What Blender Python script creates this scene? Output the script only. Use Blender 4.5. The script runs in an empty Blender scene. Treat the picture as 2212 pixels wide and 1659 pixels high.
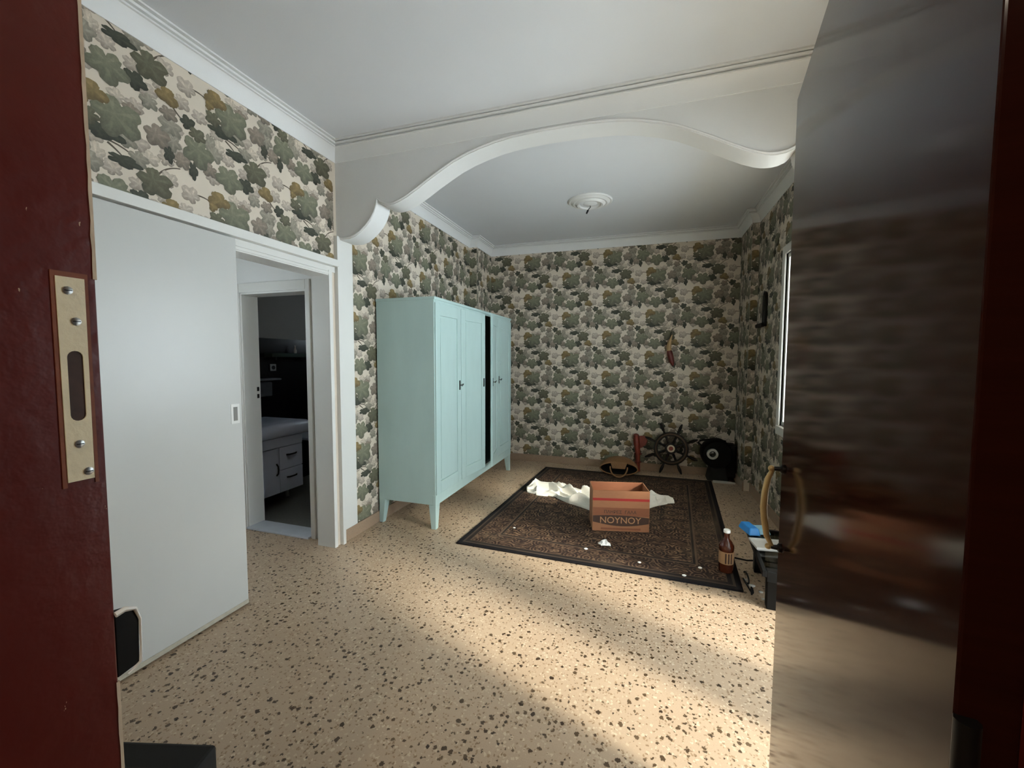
import bpy, bmesh, math, random
import numpy as np
from mathutils import Vector, Matrix
random.seed(7)
S = bpy.context.scene
COL = S.collection
PI = math.pi

# ------------------------------------------------------------------ camera
EYE = (0.0, 0.0, 1.42)
YAW, PITCH, ROLL = math.radians(17.961), math.radians(3.473), math.radians(-0.165)
cam_d = bpy.data.cameras.new('camera')
cam_d.sensor_width = 36.0
cam_d.lens = 897.64 / 2212.0 * 36.0
cam_d.clip_start = 0.02
cam = bpy.data.objects.new('camera', cam_d)
COL.objects.link(cam)
fw = Vector((-math.sin(YAW) * math.cos(PITCH), math.cos(YAW) * math.cos(PITCH), -math.sin(PITCH)))
rt = Vector((math.cos(YAW), math.sin(YAW), 0))
dn = fw.cross(rt)
r2 = rt * math.cos(ROLL) + dn * math.sin(ROLL)
d2 = dn * math.cos(ROLL) - rt * math.sin(ROLL)
cam.matrix_world = Matrix(((r2.x, -d2.x, -fw.x, EYE[0]), (r2.y, -d2.y, -fw.y, EYE[1]), (r2.z, -d2.z, -fw.z, EYE[2]), (0, 0, 0, 1)))
S.camera = cam

# ------------------------------------------------------------------ sky, sun, daylight at the windows, exposure
W = bpy.data.worlds.new('sky')
S.world = W
W.use_nodes = True
bg = W.node_tree.nodes['Background']
bg.inputs['Color'].default_value = (0.79, 0.89, 1.0, 1)
bg.inputs['Strength'].default_value = 15.8

def sun(name, az_from, elev, strength, angle, color):
    d = bpy.data.lights.new(name, 'SUN')
    d.energy = strength; d.angle = math.radians(angle); d.color = color
    o = bpy.data.objects.new(name, d); COL.objects.link(o)
    a, e = math.radians(az_from), math.radians(elev)
    frm = Vector((math.cos(a) * math.cos(e), math.sin(a) * math.cos(e), math.sin(e)))
    o.rotation_euler = frm.to_track_quat('Z', 'Y').to_euler()
    o.location = frm * 8
    return o
sun('sun', -22.0, 26.0, 9.0, 8.0, (1.0, 0.92, 0.79))

S.view_settings.view_transform = 'Standard'
S.view_settings.look = 'None'
S.view_settings.exposure = 0.0
S.view_settings.gamma = 1.0
S.view_settings.use_curve_mapping = False
S.cycles.use_adaptive_sampling = True
S.cycles.adaptive_threshold = 0.05
S.cycles.max_bounces = 8
S.cycles.diffuse_bounces = 4
S.cycles.glossy_bounces = 4
S.cycles.transparent_max_bounces = 8
S.cycles.caustics_reflective = False
S.cycles.caustics_refractive = False

# ------------------------------------------------------------------ helpers
def lin(r, g, b):
    f = lambda c: (c / 255) / 12.92 if c <= 10.3 else ((c / 255 + 0.055) / 1.055) ** 2.4
    return (f(r), f(g), f(b), 1.0)

class NT:
    def __init__(self, name):
        self.m = bpy.data.materials.new(name); self.m.use_nodes = True
        self.t = self.m.node_tree; self.n = self.t.nodes
        self.b = self.n['Principled BSDF']
    def new(self, kind, **kw):
        n = self.n.new(kind)
        for k, v in kw.items():
            setattr(n, k, v)
        return n
    def link(self, a, b): self.t.links.new(a, b)
    def coord(self, which='Object', scale=None):
        c = self.new('ShaderNodeTexCoord').outputs[which]
        if scale is not None:
            mp = self.new('ShaderNodeMapping'); mp.inputs['Scale'].default_value = scale
            self.link(c, mp.inputs['Vector']); c = mp.outputs['Vector']
        return c
    def noise(self, co, scale, detail=3, rough=0.55):
        n = self.new('ShaderNodeTexNoise'); n.inputs['Scale'].default_value = scale
        n.inputs['Detail'].default_value = detail; n.inputs['Roughness'].default_value = rough
        self.link(co, n.inputs['Vector']); return n
    def mix(self, fac, a, b, mode='MIX'):
        n = self.new('ShaderNodeMix', data_type='RGBA', blend_type=mode)
        for s, v in ((n.inputs[0], fac), (n.inputs[6], a), (n.inputs[7], b)):
            if isinstance(v, (int, float)): s.default_value = v
            elif isinstance(v, tuple): s.default_value = v
            else: self.link(v, s)
        return n.outputs[2]
    def math(self, op, a, b=0.0, c=0.0, clamp=False):
        n = self.new('ShaderNodeMath', operation=op, use_clamp=clamp)
        for s, v in zip(n.inputs, (a, b, c)):
            if isinstance(v, (int, float)): s.default_value = v
            else: self.link(v, s)
        return n.outputs[0]
    def ramp(self, fac, stops, interp='LINEAR'):
        n = self.new('ShaderNodeValToRGB'); cr = n.color_ramp; cr.interpolation = interp
        while len(cr.elements) > 1: cr.elements.remove(cr.elements[0])
        cr.elements[0].position, cr.elements[0].color = stops[0]
        for p, c in stops[1:]:
            e = cr.elements.new(p); e.color = c
        self.link(fac, n.inputs[0]); return n.outputs[0]
    def bump(self, h, strength, dist=0.01):
        n = self.new('ShaderNodeBump'); n.inputs['Strength'].default_value = strength
        n.inputs['Distance'].default_value = dist
        self.link(h, n.inputs['Height']); self.link(n.outputs[0], self.b.inputs['Normal'])
    def color(self, c): self.link(c, self.b.inputs['Base Color'])
    def set(self, **kw):
        for k, v in kw.items(): self.b.inputs[k.replace('_', ' ')].default_value = v

def paint(name, rgb, rough=0.55, var=0.10, scale=6.0, metal=0.0, bump=0.0, bscale=60.0, spec=0.5, coat=0.0, stretch=None):
    m = NT(name)
    co = m.coord('Object', stretch)
    c = lin(*rgb)
    n = m.noise(co, scale)
    lo = tuple(x * (1 - var) for x in c[:3]) + (1,)
    hi = tuple(min(1, x * (1 + var)) for x in c[:3]) + (1,)
    m.color(m.mix(n.outputs[0], lo, hi))
    m.set(Roughness=rough, Metallic=metal, Specular_IOR_Level=spec, Coat_Weight=coat)
    m.b.inputs['Coat Roughness'].default_value = 0.06
    if bump:
        m.bump(m.noise(co, bscale, 4).outputs[0], bump)
    return m.m

class MB:
    """collects shapes and links them as one mesh object"""
    def __init__(self): self.v = []; self.f = []; self.mi = []; self.uv = None
    def add(self, vs, fs, mi=0):
        o = len(self.v); self.v += [tuple(p) for p in vs]
        self.f += [tuple(i + o for i in q) for q in fs]; self.mi += [mi] * len(fs); return self
    def box(self, x0, x1, y0, y1, z0, z1, mi=0):
        return self.add([(x0, y0, z0), (x1, y0, z0), (x1, y1, z0), (x0, y1, z0), (x0, y0, z1), (x1, y0, z1), (x1, y1, z1), (x0, y1, z1)],
                        [(0, 3, 2, 1), (4, 5, 6, 7), (0, 1, 5, 4), (1, 2, 6, 5), (2, 3, 7, 6), (3, 0, 4, 7)], mi)
    def taper(self, b, t, z0, z1, mi=0):
        """b, t = (x0,x1,y0,y1) rectangles at z0 and z1"""
        vs = []
        for (x0, x1, y0, y1), z in ((b, z0), (t, z1)): vs += [(x0, y0, z), (x1, y0, z), (x1, y1, z), (x0, y1, z)]
        return self.add(vs, [(0, 3, 2, 1), (4, 5, 6, 7), (0, 1, 5, 4), (1, 2, 6, 5), (2, 3, 7, 6), (3, 0, 4, 7)], mi)
    def prism(self, poly, fn, d0, d1, mi=0):
        """poly of 2D points, fn(a,b,d)->xyz"""
        n = len(poly)
        vs = [fn(a, b, d0) for a, b in poly] + [fn(a, b, d1) for a, b in poly]
        fs = [tuple(range(n)), tuple(range(2 * n - 1, n - 1, -1))]
        fs += [(i, n + i, n + (i + 1) % n, (i + 1) % n) for i in range(n)]
        return self.add(vs, fs, mi)
    def lathe(self, prof, c=(0, 0, 0), axis='z', n=24, mi=0):
        """prof: (radius, height) list"""
        vs = []; fs = []
        for r, h in prof:
            for k in range(n):
                a = 2 * PI * k / n; p, q = r * math.cos(a), r * math.sin(a)
                vs.append({'z': (c[0] + p, c[1] + q, c[2] + h), 'y': (c[0] + p, c[1] + h, c[2] + q), 'x': (c[0] + h, c[1] + p, c[2] + q)}[axis])
        m = len(prof)
        for i in range(m - 1):
            for k in range(n):
                fs.append((i * n + k, i * n + (k + 1) % n, (i + 1) * n + (k + 1) % n, (i + 1) * n + k))
        fs.append(tuple(range(n - 1, -1, -1))); fs.append(tuple(range((m - 1) * n, m * n)))
        return self.add(vs, fs, mi)
    def tube(self, pts, rad, n=8, closed=False, mi=0, flat=None):
        """rad: float or list; flat: scale along second frame axis"""
        P = [Vector(p) for p in pts]; m = len(P)
        R = rad if isinstance(rad, (list, tuple)) else [rad] * m
        vs = []; fs = []; up = None
        for i in range(m):
            a = P[(i - 1) % m] if (closed or i > 0) else P[i]
            b = P[(i + 1) % m] if (closed or i < m - 1) else P[i]
            t = (b - a).normalized()
            if up is None:
                up = Vector((0, 0, 1)) if abs(t.z) < 0.9 else Vector((1, 0, 0))
            x = up.cross(t)
            if x.length < 1e-6: x = Vector((0, 1, 0)).cross(t)
            x.normalize(); y = t.cross(x); up = y
            for k in range(n):
                an = 2 * PI * k / n
                vs.append(P[i] + x * (R[i] * math.cos(an)) + y * (R[i] * (flat or 1) * math.sin(an)))
        for i in range(m if closed else m - 1):
            j = (i + 1) % m
            for k in range(n):
                fs.append((i * n + k, i * n + (k + 1) % n, j * n + (k + 1) % n, j * n + k))
        if not closed:
            fs.append(tuple(range(n - 1, -1, -1))); fs.append(tuple(range((m - 1) * n, m * n)))
        return self.add(vs, fs, mi)
    def ball(self, c, r, n=12, m=8, sx=1, sy=1, sz=1, mi=0):
        vs = [(c[0], c[1], c[2] - r * sz)]; fs = []
        for i in range(1, m):
            ph = -PI / 2 + PI * i / m
            for k in range(n):
                a = 2 * PI * k / n
                vs.append((c[0] + r * sx * math.cos(ph) * math.cos(a), c[1] + r * sy * math.cos(ph) * math.sin(a), c[2] + r * sz * math.sin(ph)))
        vs.append((c[0], c[1], c[2] + r * sz)); L = len(vs) - 1
        for k in range(n):
            fs.append((0, 1 + (k + 1) % n, 1 + k)); fs.append((L, L - n + k, L - n + (k + 1) % n))
        for i in range(m - 2):
            for k in range(n):
                a = 1 + i * n; fs.append((a + k, a + (k + 1) % n, a + n + (k + 1) % n, a + n + k))
        return self.add(vs, fs, mi)
    def build(self, name, mat, parent=None, smooth=None, bevel=0.0, loc=None, rot=None):
        me = bpy.data.meshes.new(name); me.from_pydata(self.v, [], self.f)
        mats = mat if isinstance(mat, (list, tuple)) else [mat]
        for mm in mats: me.materials.append(mm)
        if len(mats) > 1:
            me.polygons.foreach_set('material_index', self.mi)
        bm = bmesh.new(); bm.from_mesh(me)
        bmesh.ops.recalc_face_normals(bm, faces=bm.faces)
        if bevel:
            es = [e for e in bm.edges if len(e.link_faces) == 2 and e.calc_face_angle(0) > 0.6]
            bmesh.ops.bevel(bm, geom=es, offset=bevel, segments=2, profile=0.5, affect='EDGES', clamp_overlap=True)
        bm.to_mesh(me); bm.free()
        if smooth is not None:
            me.polygons.foreach_set('use_smooth', [True] * len(me.polygons))
            me.set_sharp_from_angle(angle=math.radians(smooth))
        o = bpy.data.objects.new(name, me); COL.objects.link(o)
        if parent is not None: o.parent = parent
        if loc: o.location = loc
        if rot: o.rotation_euler = rot
        return o

def thing(name, label, cat, loc=(0, 0, 0), rz=0.0, group=None):
    o = bpy.data.objects.new(name, None); COL.objects.link(o)
    o.empty_display_size = 0.1
    o.location = loc; o.rotation_euler = (0, 0, rz); o['label'] = label; o['category'] = cat
    if group: o['group'] = group
    return o
def tag(o, label, cat, group=None):
    o['label'] = label; o['category'] = cat
    if group: o['group'] = group
    return o
def struct(o, label=None):
    o['kind'] = 'structure'
    if label: o['label'] = label
    return o

# ------------------------------------------------------------------ materials
M = {}
M['white'] = paint('white_wall_paint', (220, 219, 216), 0.55, 0.05, 3.0, bump=0.05, bscale=90)
M['ceiling'] = paint('ceiling_paint', (214, 215, 217), 0.75, 0.04, 2.0, bump=0.04, bscale=120)
M['gloss_white'] = paint('white_gloss_paint', (214, 212, 206), 0.28, 0.05, 2.5, bump=0.03, bscale=25)
M['panel_white'] = paint('sliding_panel_paint', (188, 187, 182), 0.30, 0.06, 2.0, bump=0.03, bscale=14)
M['paper'] = paint('wallpaper_ground', (207, 194, 176), 0.7, 0.07, 9.0, bump=0.05, bscale=160)
M['mint'] = paint('mint_gloss_paint', (170, 192, 187), 0.36, 0.10, 5.0, bump=0.08, bscale=30, stretch=(1, 1, 0.35))
M['black'] = paint('black_lacquer', (6, 6, 6), 0.55, 0.2, 8.0, spec=0.2)
M['black_matt'] = paint('black_matt', (13, 12, 12), 0.8, 0.2, 12.0)
M['painted_shade'] = paint('painted_shade', (22, 20, 18), 0.9, 0.2, 6.0)
M['iron'] = paint('dark_iron', (32, 30, 28), 0.45, 0.25, 30.0, metal=0.6)
M['steel'] = paint('screw_steel', (170, 170, 168), 0.35, 0.2, 60.0, metal=0.9)
M['brass'] = paint('worn_brass', (214, 184, 128), 0.38, 0.18, 30.0, metal=0.35)
M['cream_metal'] = paint('cream_strike_metal', (236, 222, 188), 0.5, 0.12, 40.0, bump=0.1, bscale=120)
M['chip'] = paint('bare_plaster_chip', (205, 185, 160), 0.8, 0.25, 40.0)
M['dark_wood'] = paint('dark_stained_wood', (20, 13, 10), 0.6, 0.35, 14.0, spec=0.25, stretch=(1, 1, 6))
M['straw'] = paint('woven_straw', (128, 92, 58), 0.8, 0.3, 60.0, bump=0.4, bscale=140)
M['red_wood'] = paint('red_carved_wood', (120, 42, 26), 0.45, 0.45, 22.0)
M['dark_red'] = paint('dark_red_leather', (92, 28, 18), 0.5, 0.3, 25.0)
M['horn'] = paint('tan_horn', (166, 134, 92), 0.45, 0.25, 20.0)
M['cloth'] = paint('white_cotton', (240, 236, 226), 0.85, 0.06, 10.0, bump=0.2, bscale=70)
M['scrap'] = paint('white_paper_scrap', (240, 238, 232), 0.8, 0.03, 20.0)
M['card'] = paint('cardboard', (160, 108, 74), 0.8, 0.10, 22.0, stretch=(1, 1, 4))
M['card_dark'] = paint('cardboard_printed', (136, 84, 56), 0.8, 0.10, 22.0, stretch=(1, 1, 4))
M['ink'] = paint('dark_brown_ink', (72, 50, 38), 0.8, 0.12, 30.0)
M['ink_red'] = paint('red_tape', (158, 32, 24), 0.5, 0.1, 30.0)
M['letters'] = paint('pale_letter_ink', (178, 130, 92), 0.8, 0.1, 30.0)
M['amber'] = paint('brown_bottle_plastic', (70, 30, 16), 0.22, 0.25, 20.0)
M['label_paper'] = paint('tan_bottle_label', (168, 132, 96), 0.6, 0.08, 20.0)
M['cap'] = paint('white_cap_plastic', (240, 240, 236), 0.4, 0.02, 20.0)
M['blue'] = paint('bright_blue_packet', (40, 140, 220), 0.35, 0.15, 12.0)
M['pale_blue'] = paint('pale_blue_packet', (150, 200, 222), 0.35, 0.1, 12.0)
M['grey_tray'] = paint('pale_grey_plastic', (186, 184, 178), 0.5, 0.08, 12.0)
M['light_patch'] = paint('threshold_light_patch', (196, 200, 208), 0.35, 0.15, 9.0)
M['vanity'] = paint('vanity_white', (196, 201, 220), 0.35, 0.05, 4.0)
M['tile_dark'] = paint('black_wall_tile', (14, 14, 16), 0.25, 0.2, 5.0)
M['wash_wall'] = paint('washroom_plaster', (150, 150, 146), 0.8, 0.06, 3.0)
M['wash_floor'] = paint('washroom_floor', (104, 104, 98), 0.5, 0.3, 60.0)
M['concrete'] = paint('balcony_tiles', (205, 198, 186), 0.7, 0.1, 5.0)
M['hall'] = paint('hall_plaster', (150, 138, 124), 0.8, 0.06, 3.0)
M['grey_socket'] = paint('grey_socket_plastic', (150, 152, 156), 0.5, 0.05, 12.0)

def red_paint():
    m = NT('dark_red_gloss_paint')
    co = m.coord('Object')
    n = m.noise(co, 5, 3)
    base = m.mix(n.outputs[0], lin(82, 24, 19), lin(102, 36, 29))
    # chipped flecks and scratches
    st = m.coord('Object', (30, 30, 9))
    s1 = m.noise(st, 3.0, 4, 0.6)
    lo = m.math('GREATER_THAN', s1.outputs[0], 0.735)
    m.color(m.mix(lo, base, lin(190, 165, 140)))
    m.set(Roughness=0.32)
    m.bump(m.noise(co, 40, 3).outputs[0], 0.12)
    return m.m
M['red'] = red_paint()

def veneer():
    m = NT('varnished_mahogany')
    co = m.coord('Object', (1.5, 1.5, 22))
    n = m.noise(co, 2.0, 5, 0.6)
    co2 = m.coord('Object', (1.0, 1.0, 90))
    n2 = m.noise(co2, 2.0, 3, 0.6)
    c = m.mix(n.outputs[0], lin(34, 12, 8), lin(60, 25, 16))
    c = m.mix(m.math('MULTIPLY', n2.outputs[0], 0.5), c, lin(36, 14, 8))
    m.color(c)
    m.set(Roughness=0.10, Specular_IOR_Level=0.5, IOR=1.17)
    return m.m
M['veneer'] = veneer()

def terrazzo():
    m = NT('terrazzo')
    co = m.coord('Object')
    nz = m.noise(co, 62, 3, 0.7)
    warp = m.new('ShaderNodeVectorMath', operation='MULTIPLY_ADD')
    m.link(nz.outputs[1], warp.inputs[0]); warp.inputs[1].default_value = (0.026, 0.026, 0.0); m.link(co, warp.inputs[2])
    big = m.noise(co, 1.3, 3)
    base = m.mix(big.outputs[0], lin(182, 157, 131), lin(205, 181, 155))
    fine = m.noise(co, 210, 2)
    base = m.mix(m.math('MULTIPLY', fine.outputs[0], 0.55), base, lin(156, 132, 108))
    out = base
    def chips(scale, share, rmin, rmax, c0, c1, off):
        nonlocal out
        mp = m.new('ShaderNodeMapping'); mp.inputs['Location'].default_value = off
        m.link(warp.outputs[0], mp.inputs['Vector'])
        v = m.new('ShaderNodeTexVoronoi', voronoi_dimensions='2D'); v.inputs['Scale'].default_value = scale
        m.link(mp.outputs[0], v.inputs['Vector'])
        sp = m.new('ShaderNodeSeparateColor'); m.link(v.outputs['Color'], sp.inputs[0])
        pick = m.math('LESS_THAN', sp.outputs[0], share)
        rad = m.math('MULTIPLY_ADD', sp.outputs[1], rmax - rmin, rmin)
        ins = m.math('LESS_THAN', v.outputs['Distance'], rad)
        fac = m.math('MULTIPLY', pick, ins)
        col = m.mix(sp.outputs[2], c0, c1)
        out = m.mix(fac, out, col)
    chips(70, 0.30, 0.18, 0.45, lin(194, 172, 146), lin(210, 192, 166), (3.1, 1.7, 0))
    chips(85, 0.26, 0.15, 0.40, lin(138, 112, 86), lin(160, 132, 102), (7.7, 2.9, 0))
    chips(33, 0.27, 0.10, 0.33, lin(56, 42, 29), lin(96, 76, 54), (0.0, 0.0, 0))
    chips(48, 0.18, 0.10, 0.33, lin(70, 54, 38), lin(106, 86, 62), (5.3, 8.1, 0))
    m.color(out)
    m.set(Roughness=0.38, Specular_IOR_Level=0.45)
    rr = m.math('MULTIPLY_ADD', big.outputs[0], 0.25, 0.27)
    m.link(rr, m.b.inputs['Roughness'])
    return m.m
M['terrazzo'] = terrazzo()
M['skirting'] = paint('terrazzo_skirting', (152, 128, 106), 0.45, 0.24, 70.0)

def rug_mat():
    m = NT('worn_oriental_rug')
    uv = m.coord('UV')
    sep = m.new('ShaderNodeSeparateXYZ'); m.link(uv, sep.inputs[0])
    au, av = m.math('ABSOLUTE', sep.outputs[0]), m.math('ABSOLUTE', sep.outputs[1])
    d = m.math('MINIMUM', m.math('SUBTRACT', 0.98, au), m.math('SUBTRACT', 1.23, av))
    fold = m.new('ShaderNodeCombineXYZ'); m.link(au, fold.inputs[0]); m.link(av, fold.inputs[1])
    v1 = m.new('ShaderNodeTexVoronoi', voronoi_dimensions='2D', feature='SMOOTH_F1'); v1.inputs['Scale'].default_value = 9.0
    v1.inputs['Smoothness'].default_value = 0.25
    m.link(fold.outputs[0], v1.inputs['Vector'])
    rings = m.math('SINE', m.math('MULTIPLY', v1.outputs['Distance'], 30.0))
    v2 = m.new('ShaderNodeTexVoronoi', voronoi_dimensions='2D'); v2.inputs['Scale'].default_value = 34.0
    m.link(fold.outputs[0], v2.inputs['Vector'])
    nz = m.noise(fold.outputs[0], 16, 3)
    field = m.ramp(m.math('MULTIPLY_ADD', rings, 0.25, nz.outputs[0]),
                   [(0.0, lin(24, 19, 18)), (0.38, lin(44, 30, 24)), (0.50, lin(60, 37, 29)), (0.58, lin(40, 29, 25)), (0.66, lin(100, 78, 60)), (0.82, lin(128, 104, 82))])
    sp2 = m.new('ShaderNodeSeparateColor'); m.link(v2.outputs['Color'], sp2.inputs[0])
    dots = m.math('MULTIPLY', m.math('LESS_THAN', v2.outputs['Distance'], 0.36), m.math('LESS_THAN', sp2.outputs[0], 0.45))
    field = m.mix(dots, field, m.mix(sp2.outputs[1], lin(24, 20, 22), lin(118, 92, 72)))
    border = m.ramp(d, [(0.0, lin(20, 17, 20)), (0.035, lin(70, 58, 48)), (0.050, lin(34, 27, 25)), (0.075, lin(84, 68, 54)), (0.085, lin(44, 30, 26)),
                        (0.24, lin(92, 74, 60)), (0.255, lin(28, 23, 22)), (0.27, lin(80, 64, 52)), (0.28, lin(255, 255, 255))], 'CONSTANT')
    inb = m.math('LESS_THAN', d, 0.28)
    pat = m.math('MULTIPLY', m.math('GREATER_THAN', d, 0.085), m.math('LESS_THAN', d, 0.24))
    bcol = m.mix(m.math('MULTIPLY', pat, 0.75), border, field)
    col = m.mix(inb, field, bcol)
    worn = m.noise(uv, 1.6, 3)
    wf = m.math('MULTIPLY', m.math('SUBTRACT', worn.outputs[0], 0.50, clamp=True), 1.6)
    col = m.mix(m.math('MULTIPLY', wf, m.math('GREATER_THAN', d, 0.05)), col, m.mix(0.5, col, lin(150, 130, 104)))
    m.color(col)
    m.set(Roughness=0.85, Specular_IOR_Level=0.25)
    m.bump(m.noise(uv, 300, 2).outputs[0], 0.35, 0.004)
    return m.m
M['rug'] = rug_mat()

def print_mat():
    m = NT('wallpaper_leaf_print')
    a = m.new('ShaderNodeAttribute'); a.attribute_name = 'Print'
    n = m.noise(m.coord('Object'), 70, 4, 0.7)
    f = m.ramp(n.outputs[0], [(0.3, (0.80, 0.80, 0.80, 1)), (0.7, (1.16, 1.16, 1.16, 1))])
    m.color(m.mix(1.0, a.outputs['Color'], f, 'MULTIPLY'))
    m.set(Roughness=0.7)
    return m.m
M['print'] = print_mat()

def glass_mat():
    m = bpy.data.materials.new('window_glass'); m.use_nodes = True
    t = m.node_tree; t.nodes.clear()
    o = t.nodes.new('ShaderNodeOutputMaterial'); mx = t.nodes.new('ShaderNodeMixShader')
    tr = t.nodes.new('ShaderNodeBsdfTransparent'); gl = t.nodes.new('ShaderNodeBsdfGlossy')
    tr.inputs['Color'].default_value = (0.95, 0.97, 0.96, 1); gl.inputs['Roughness'].default_value = 0.02
    mx.inputs[0].default_value = 0.06
    t.links.new(tr.outputs[0], mx.inputs[1]); t.links.new(gl.outputs[0], mx.inputs[2]); t.links.new(mx.outputs[0], o.inputs[0])
    return m
M['glass'] = glass_mat()

# ------------------------------------------------------------------ room shell
XL, XR, YF, YB, ZC = -2.20, 1.09, 0.385, 5.52, 2.97
B0, B1 = 2.573, 2.73                      # the beam's two faces
ZK = 2.84                                 # underside of the cornice
PL, PR = XL + 0.10, XR - 0.07             # faces of the corner piers
PY = 5.0
SK = 0.095                                # skirting height

struct(MB().box(-4.4, 1.36, -2.2, 6.0, -0.15, 0.0).build('floor', M['terrazzo']), 'speckled beige terrazzo floor')
struct(MB().box(-4.4, 1.36, -2.2, 6.0, ZC, ZC + 0.12).build('ceiling', M['ceiling']), 'white plaster ceiling')

LO0, LO1, LOZ = 1.66, 2.495, 2.035        # opening in the left wall
wl = MB()
wl.box(XL - 0.15, XL, YF - 0.245, LO0, 0, ZC)
wl.box(XL - 0.15, XL, LO0, LO1, LOZ, ZC)
wl.box(XL - 0.15, XL, LO1, YB + 0.15, 0, ZC)
wl.box(XL, PL, PY, YB, 0, ZC)
wall_left = struct(wl.build('wall_left', M['paper']), 'left wall covered in ivy wallpaper')
wall_back = struct(MB().box(XL - 0.15, XR + 0.27, YB, YB + 0.15, 0, ZC).build('wall_back', M['paper']), 'back wall covered in ivy wallpaper')
WA, WB, WC = (0.55, 1.53), (1.79, 2.50), (2.90, 4.06)
WH, CZ0, CZ1 = 2.22, 0.86, 2.30
wr = MB(); T = 0.25
wr.box(XR, XR + T, YF - 0.245, WA[0], 0, ZC)
wr.box(XR, XR + T, WA[0], WA[1], WH, ZC)
wr.box(XR, XR + T, WA[1], WB[0], 0, ZC)
wr.box(XR, XR + T, WB[0], WB[1], WH, ZC)
wr.box(XR, XR + T, WB[1], WC[0], 0, ZC)
wr.box(XR, XR + T, WC[0], WC[1], 0, CZ0)
wr.box(XR, XR + T, WC[0], WC[1], CZ1, ZC)
wr.box(XR, XR + T, WC[1], YB, 0, ZC)
wr.box(PR, XR, PY - 0.02, YB, 0, ZC)
wall_right = struct(wr.build('wall_right', M['paper']), 'right wall covered in ivy wallpaper')
JX0, JX1, DH = -0.745, 0.262, 2.125       # clear door opening towards the hall
wf_ = MB()
wf_.box(XL, JX0 - 0.05, YF - 0.245, YF, 0, ZC)
wf_.box(JX1 + 0.05, XR, YF - 0.245, YF, 0, ZC)
wf_.box(JX0 - 0.05, JX1 + 0.05, YF - 0.245, YF, DH + 0.05, ZC)
struct(wf_.build('wall_front', M['paper']), 'wall around the entrance doorway')
hl = MB()
hl.box(-2.35, -2.2, -2.0, YF - 0.245, 0, ZC); hl.box(1.09, 1.24, -2.0, YF - 0.245, 0, ZC); hl.box(-2.35, 1.24, -2.15, -2.0, 0, ZC)
struct(hl.build('wall_hall', M['hall']), 'plain plaster walls of the entrance hall')

# beam with the wavy arch
half = [(-2.20, 2.300), (-2.14, 2.289), (-2.085, 2.288), (-2.03, 2.302), (-1.985, 2.328), (-1.94, 2.362), (-1.90, 2.402), (-1.868, 2.448), (-1.848, 2.495), (-1.842, 2.537),
        (-1.815, 2.512), (-1.78, 2.498), (-1.74, 2.493), (-1.70, 2.496), (-1.66, 2.507), (-1.60, 2.531), (-1.52, 2.572), (-1.43, 2.622), (-1.34, 2.668), (-1.25, 2.712),
        (-1.15, 2.748), (-1.05, 2.774), (-0.95, 2.794), (-0.85, 2.806), (-0.75, 2.812), (-0.65, 2.815)]
XM = (XL + XR) / 2
prof = half + [(2 * XM - x, z) for x, z in reversed(half)]
bm_ = MB().prism(prof + [(XR, ZC), (XL, ZC)], lambda a, b, d: (a, d, b), B0, B1)
beam = struct(bm_.build('trim_1', M['white'], smooth=35), 'white beam with a wavy arched underside')
bead = MB()
off = []
for i, (x, z) in enumerate(prof):
    off.append((x, B0 - 0.002, z + 0.012))
bead.tube(off, 0.007, 6)
bead.build('edge_bead', M['white'], beam, smooth=50)
# white strips of wall below the beam ends
for nm, x0, x1 in (('trim_2', XL, XL + 0.012), ('trim_3', XR - 0.012, XR)):
    struct(MB().box(x0, x1, B0, B1, SK, 2.30).build(nm, M['gloss_white']), 'white pilaster strip under the beam end')

# cornices, swept with mitres
cprof = [(0.0, ZK), (0.006, ZK), (0.009, ZK + 0.018), (0.016, ZK + 0.045), (0.028, ZK + 0.070), (0.042, ZK + 0.086), (0.052, ZK + 0.087), (0.052, ZK + 0.093), (0.043, ZK + 0.095), (0.043, ZK + 0.102),
         (0.059, ZK + 0.104), (0.063, ZK + 0.112), (0.055, ZK + 0.114), (0.055, ZK + 0.119), (0.074, ZK + 0.121), (0.074, ZC), (0.0, ZC)]
def cornice(name, poly, label):
    """poly: counter-clockwise plan of the room"""
    n = len(poly); b = MB(); vs = []; fs = []; k = len(cprof)
    for i in range(n):
        p, q, r = poly[i - 1], poly[i], poly[(i + 1) % n]
        def nrm(a, c):
            dx, dy = c[0] - a[0], c[1] - a[1]; l = math.hypot(dx, dy); return (-dy / l, dx / l)
        n1, n2 = nrm(p, q), nrm(q, r)
        for o, z in cprof:
            vs.append((q[0] + o * (n1[0] + n2[0]), q[1] + o * (n1[1] + n2[1]), z))
    for i in range(n):
        j = (i + 1) % n
        for a in range(k):
            c = (a + 1) % k
            fs.append((i * k + a, j * k + a, j * k + c, i * k + c))
    return struct(b.add(vs, fs).build(name, M['white'], smooth=30), label)
cornice('trim_4', [(XL, YF), (XR, YF), (XR, B0), (XL, B0)], 'white plaster cornice around the near ceiling')
cornice('trim_5', [(XL, B1), (XR, B1), (XR, PY - 0.02), (PR, PY - 0.02), (PR, YB), (PL, YB), (PL, PY), (XL, PY)], 'white plaster cornice around the far ceiling')

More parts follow.
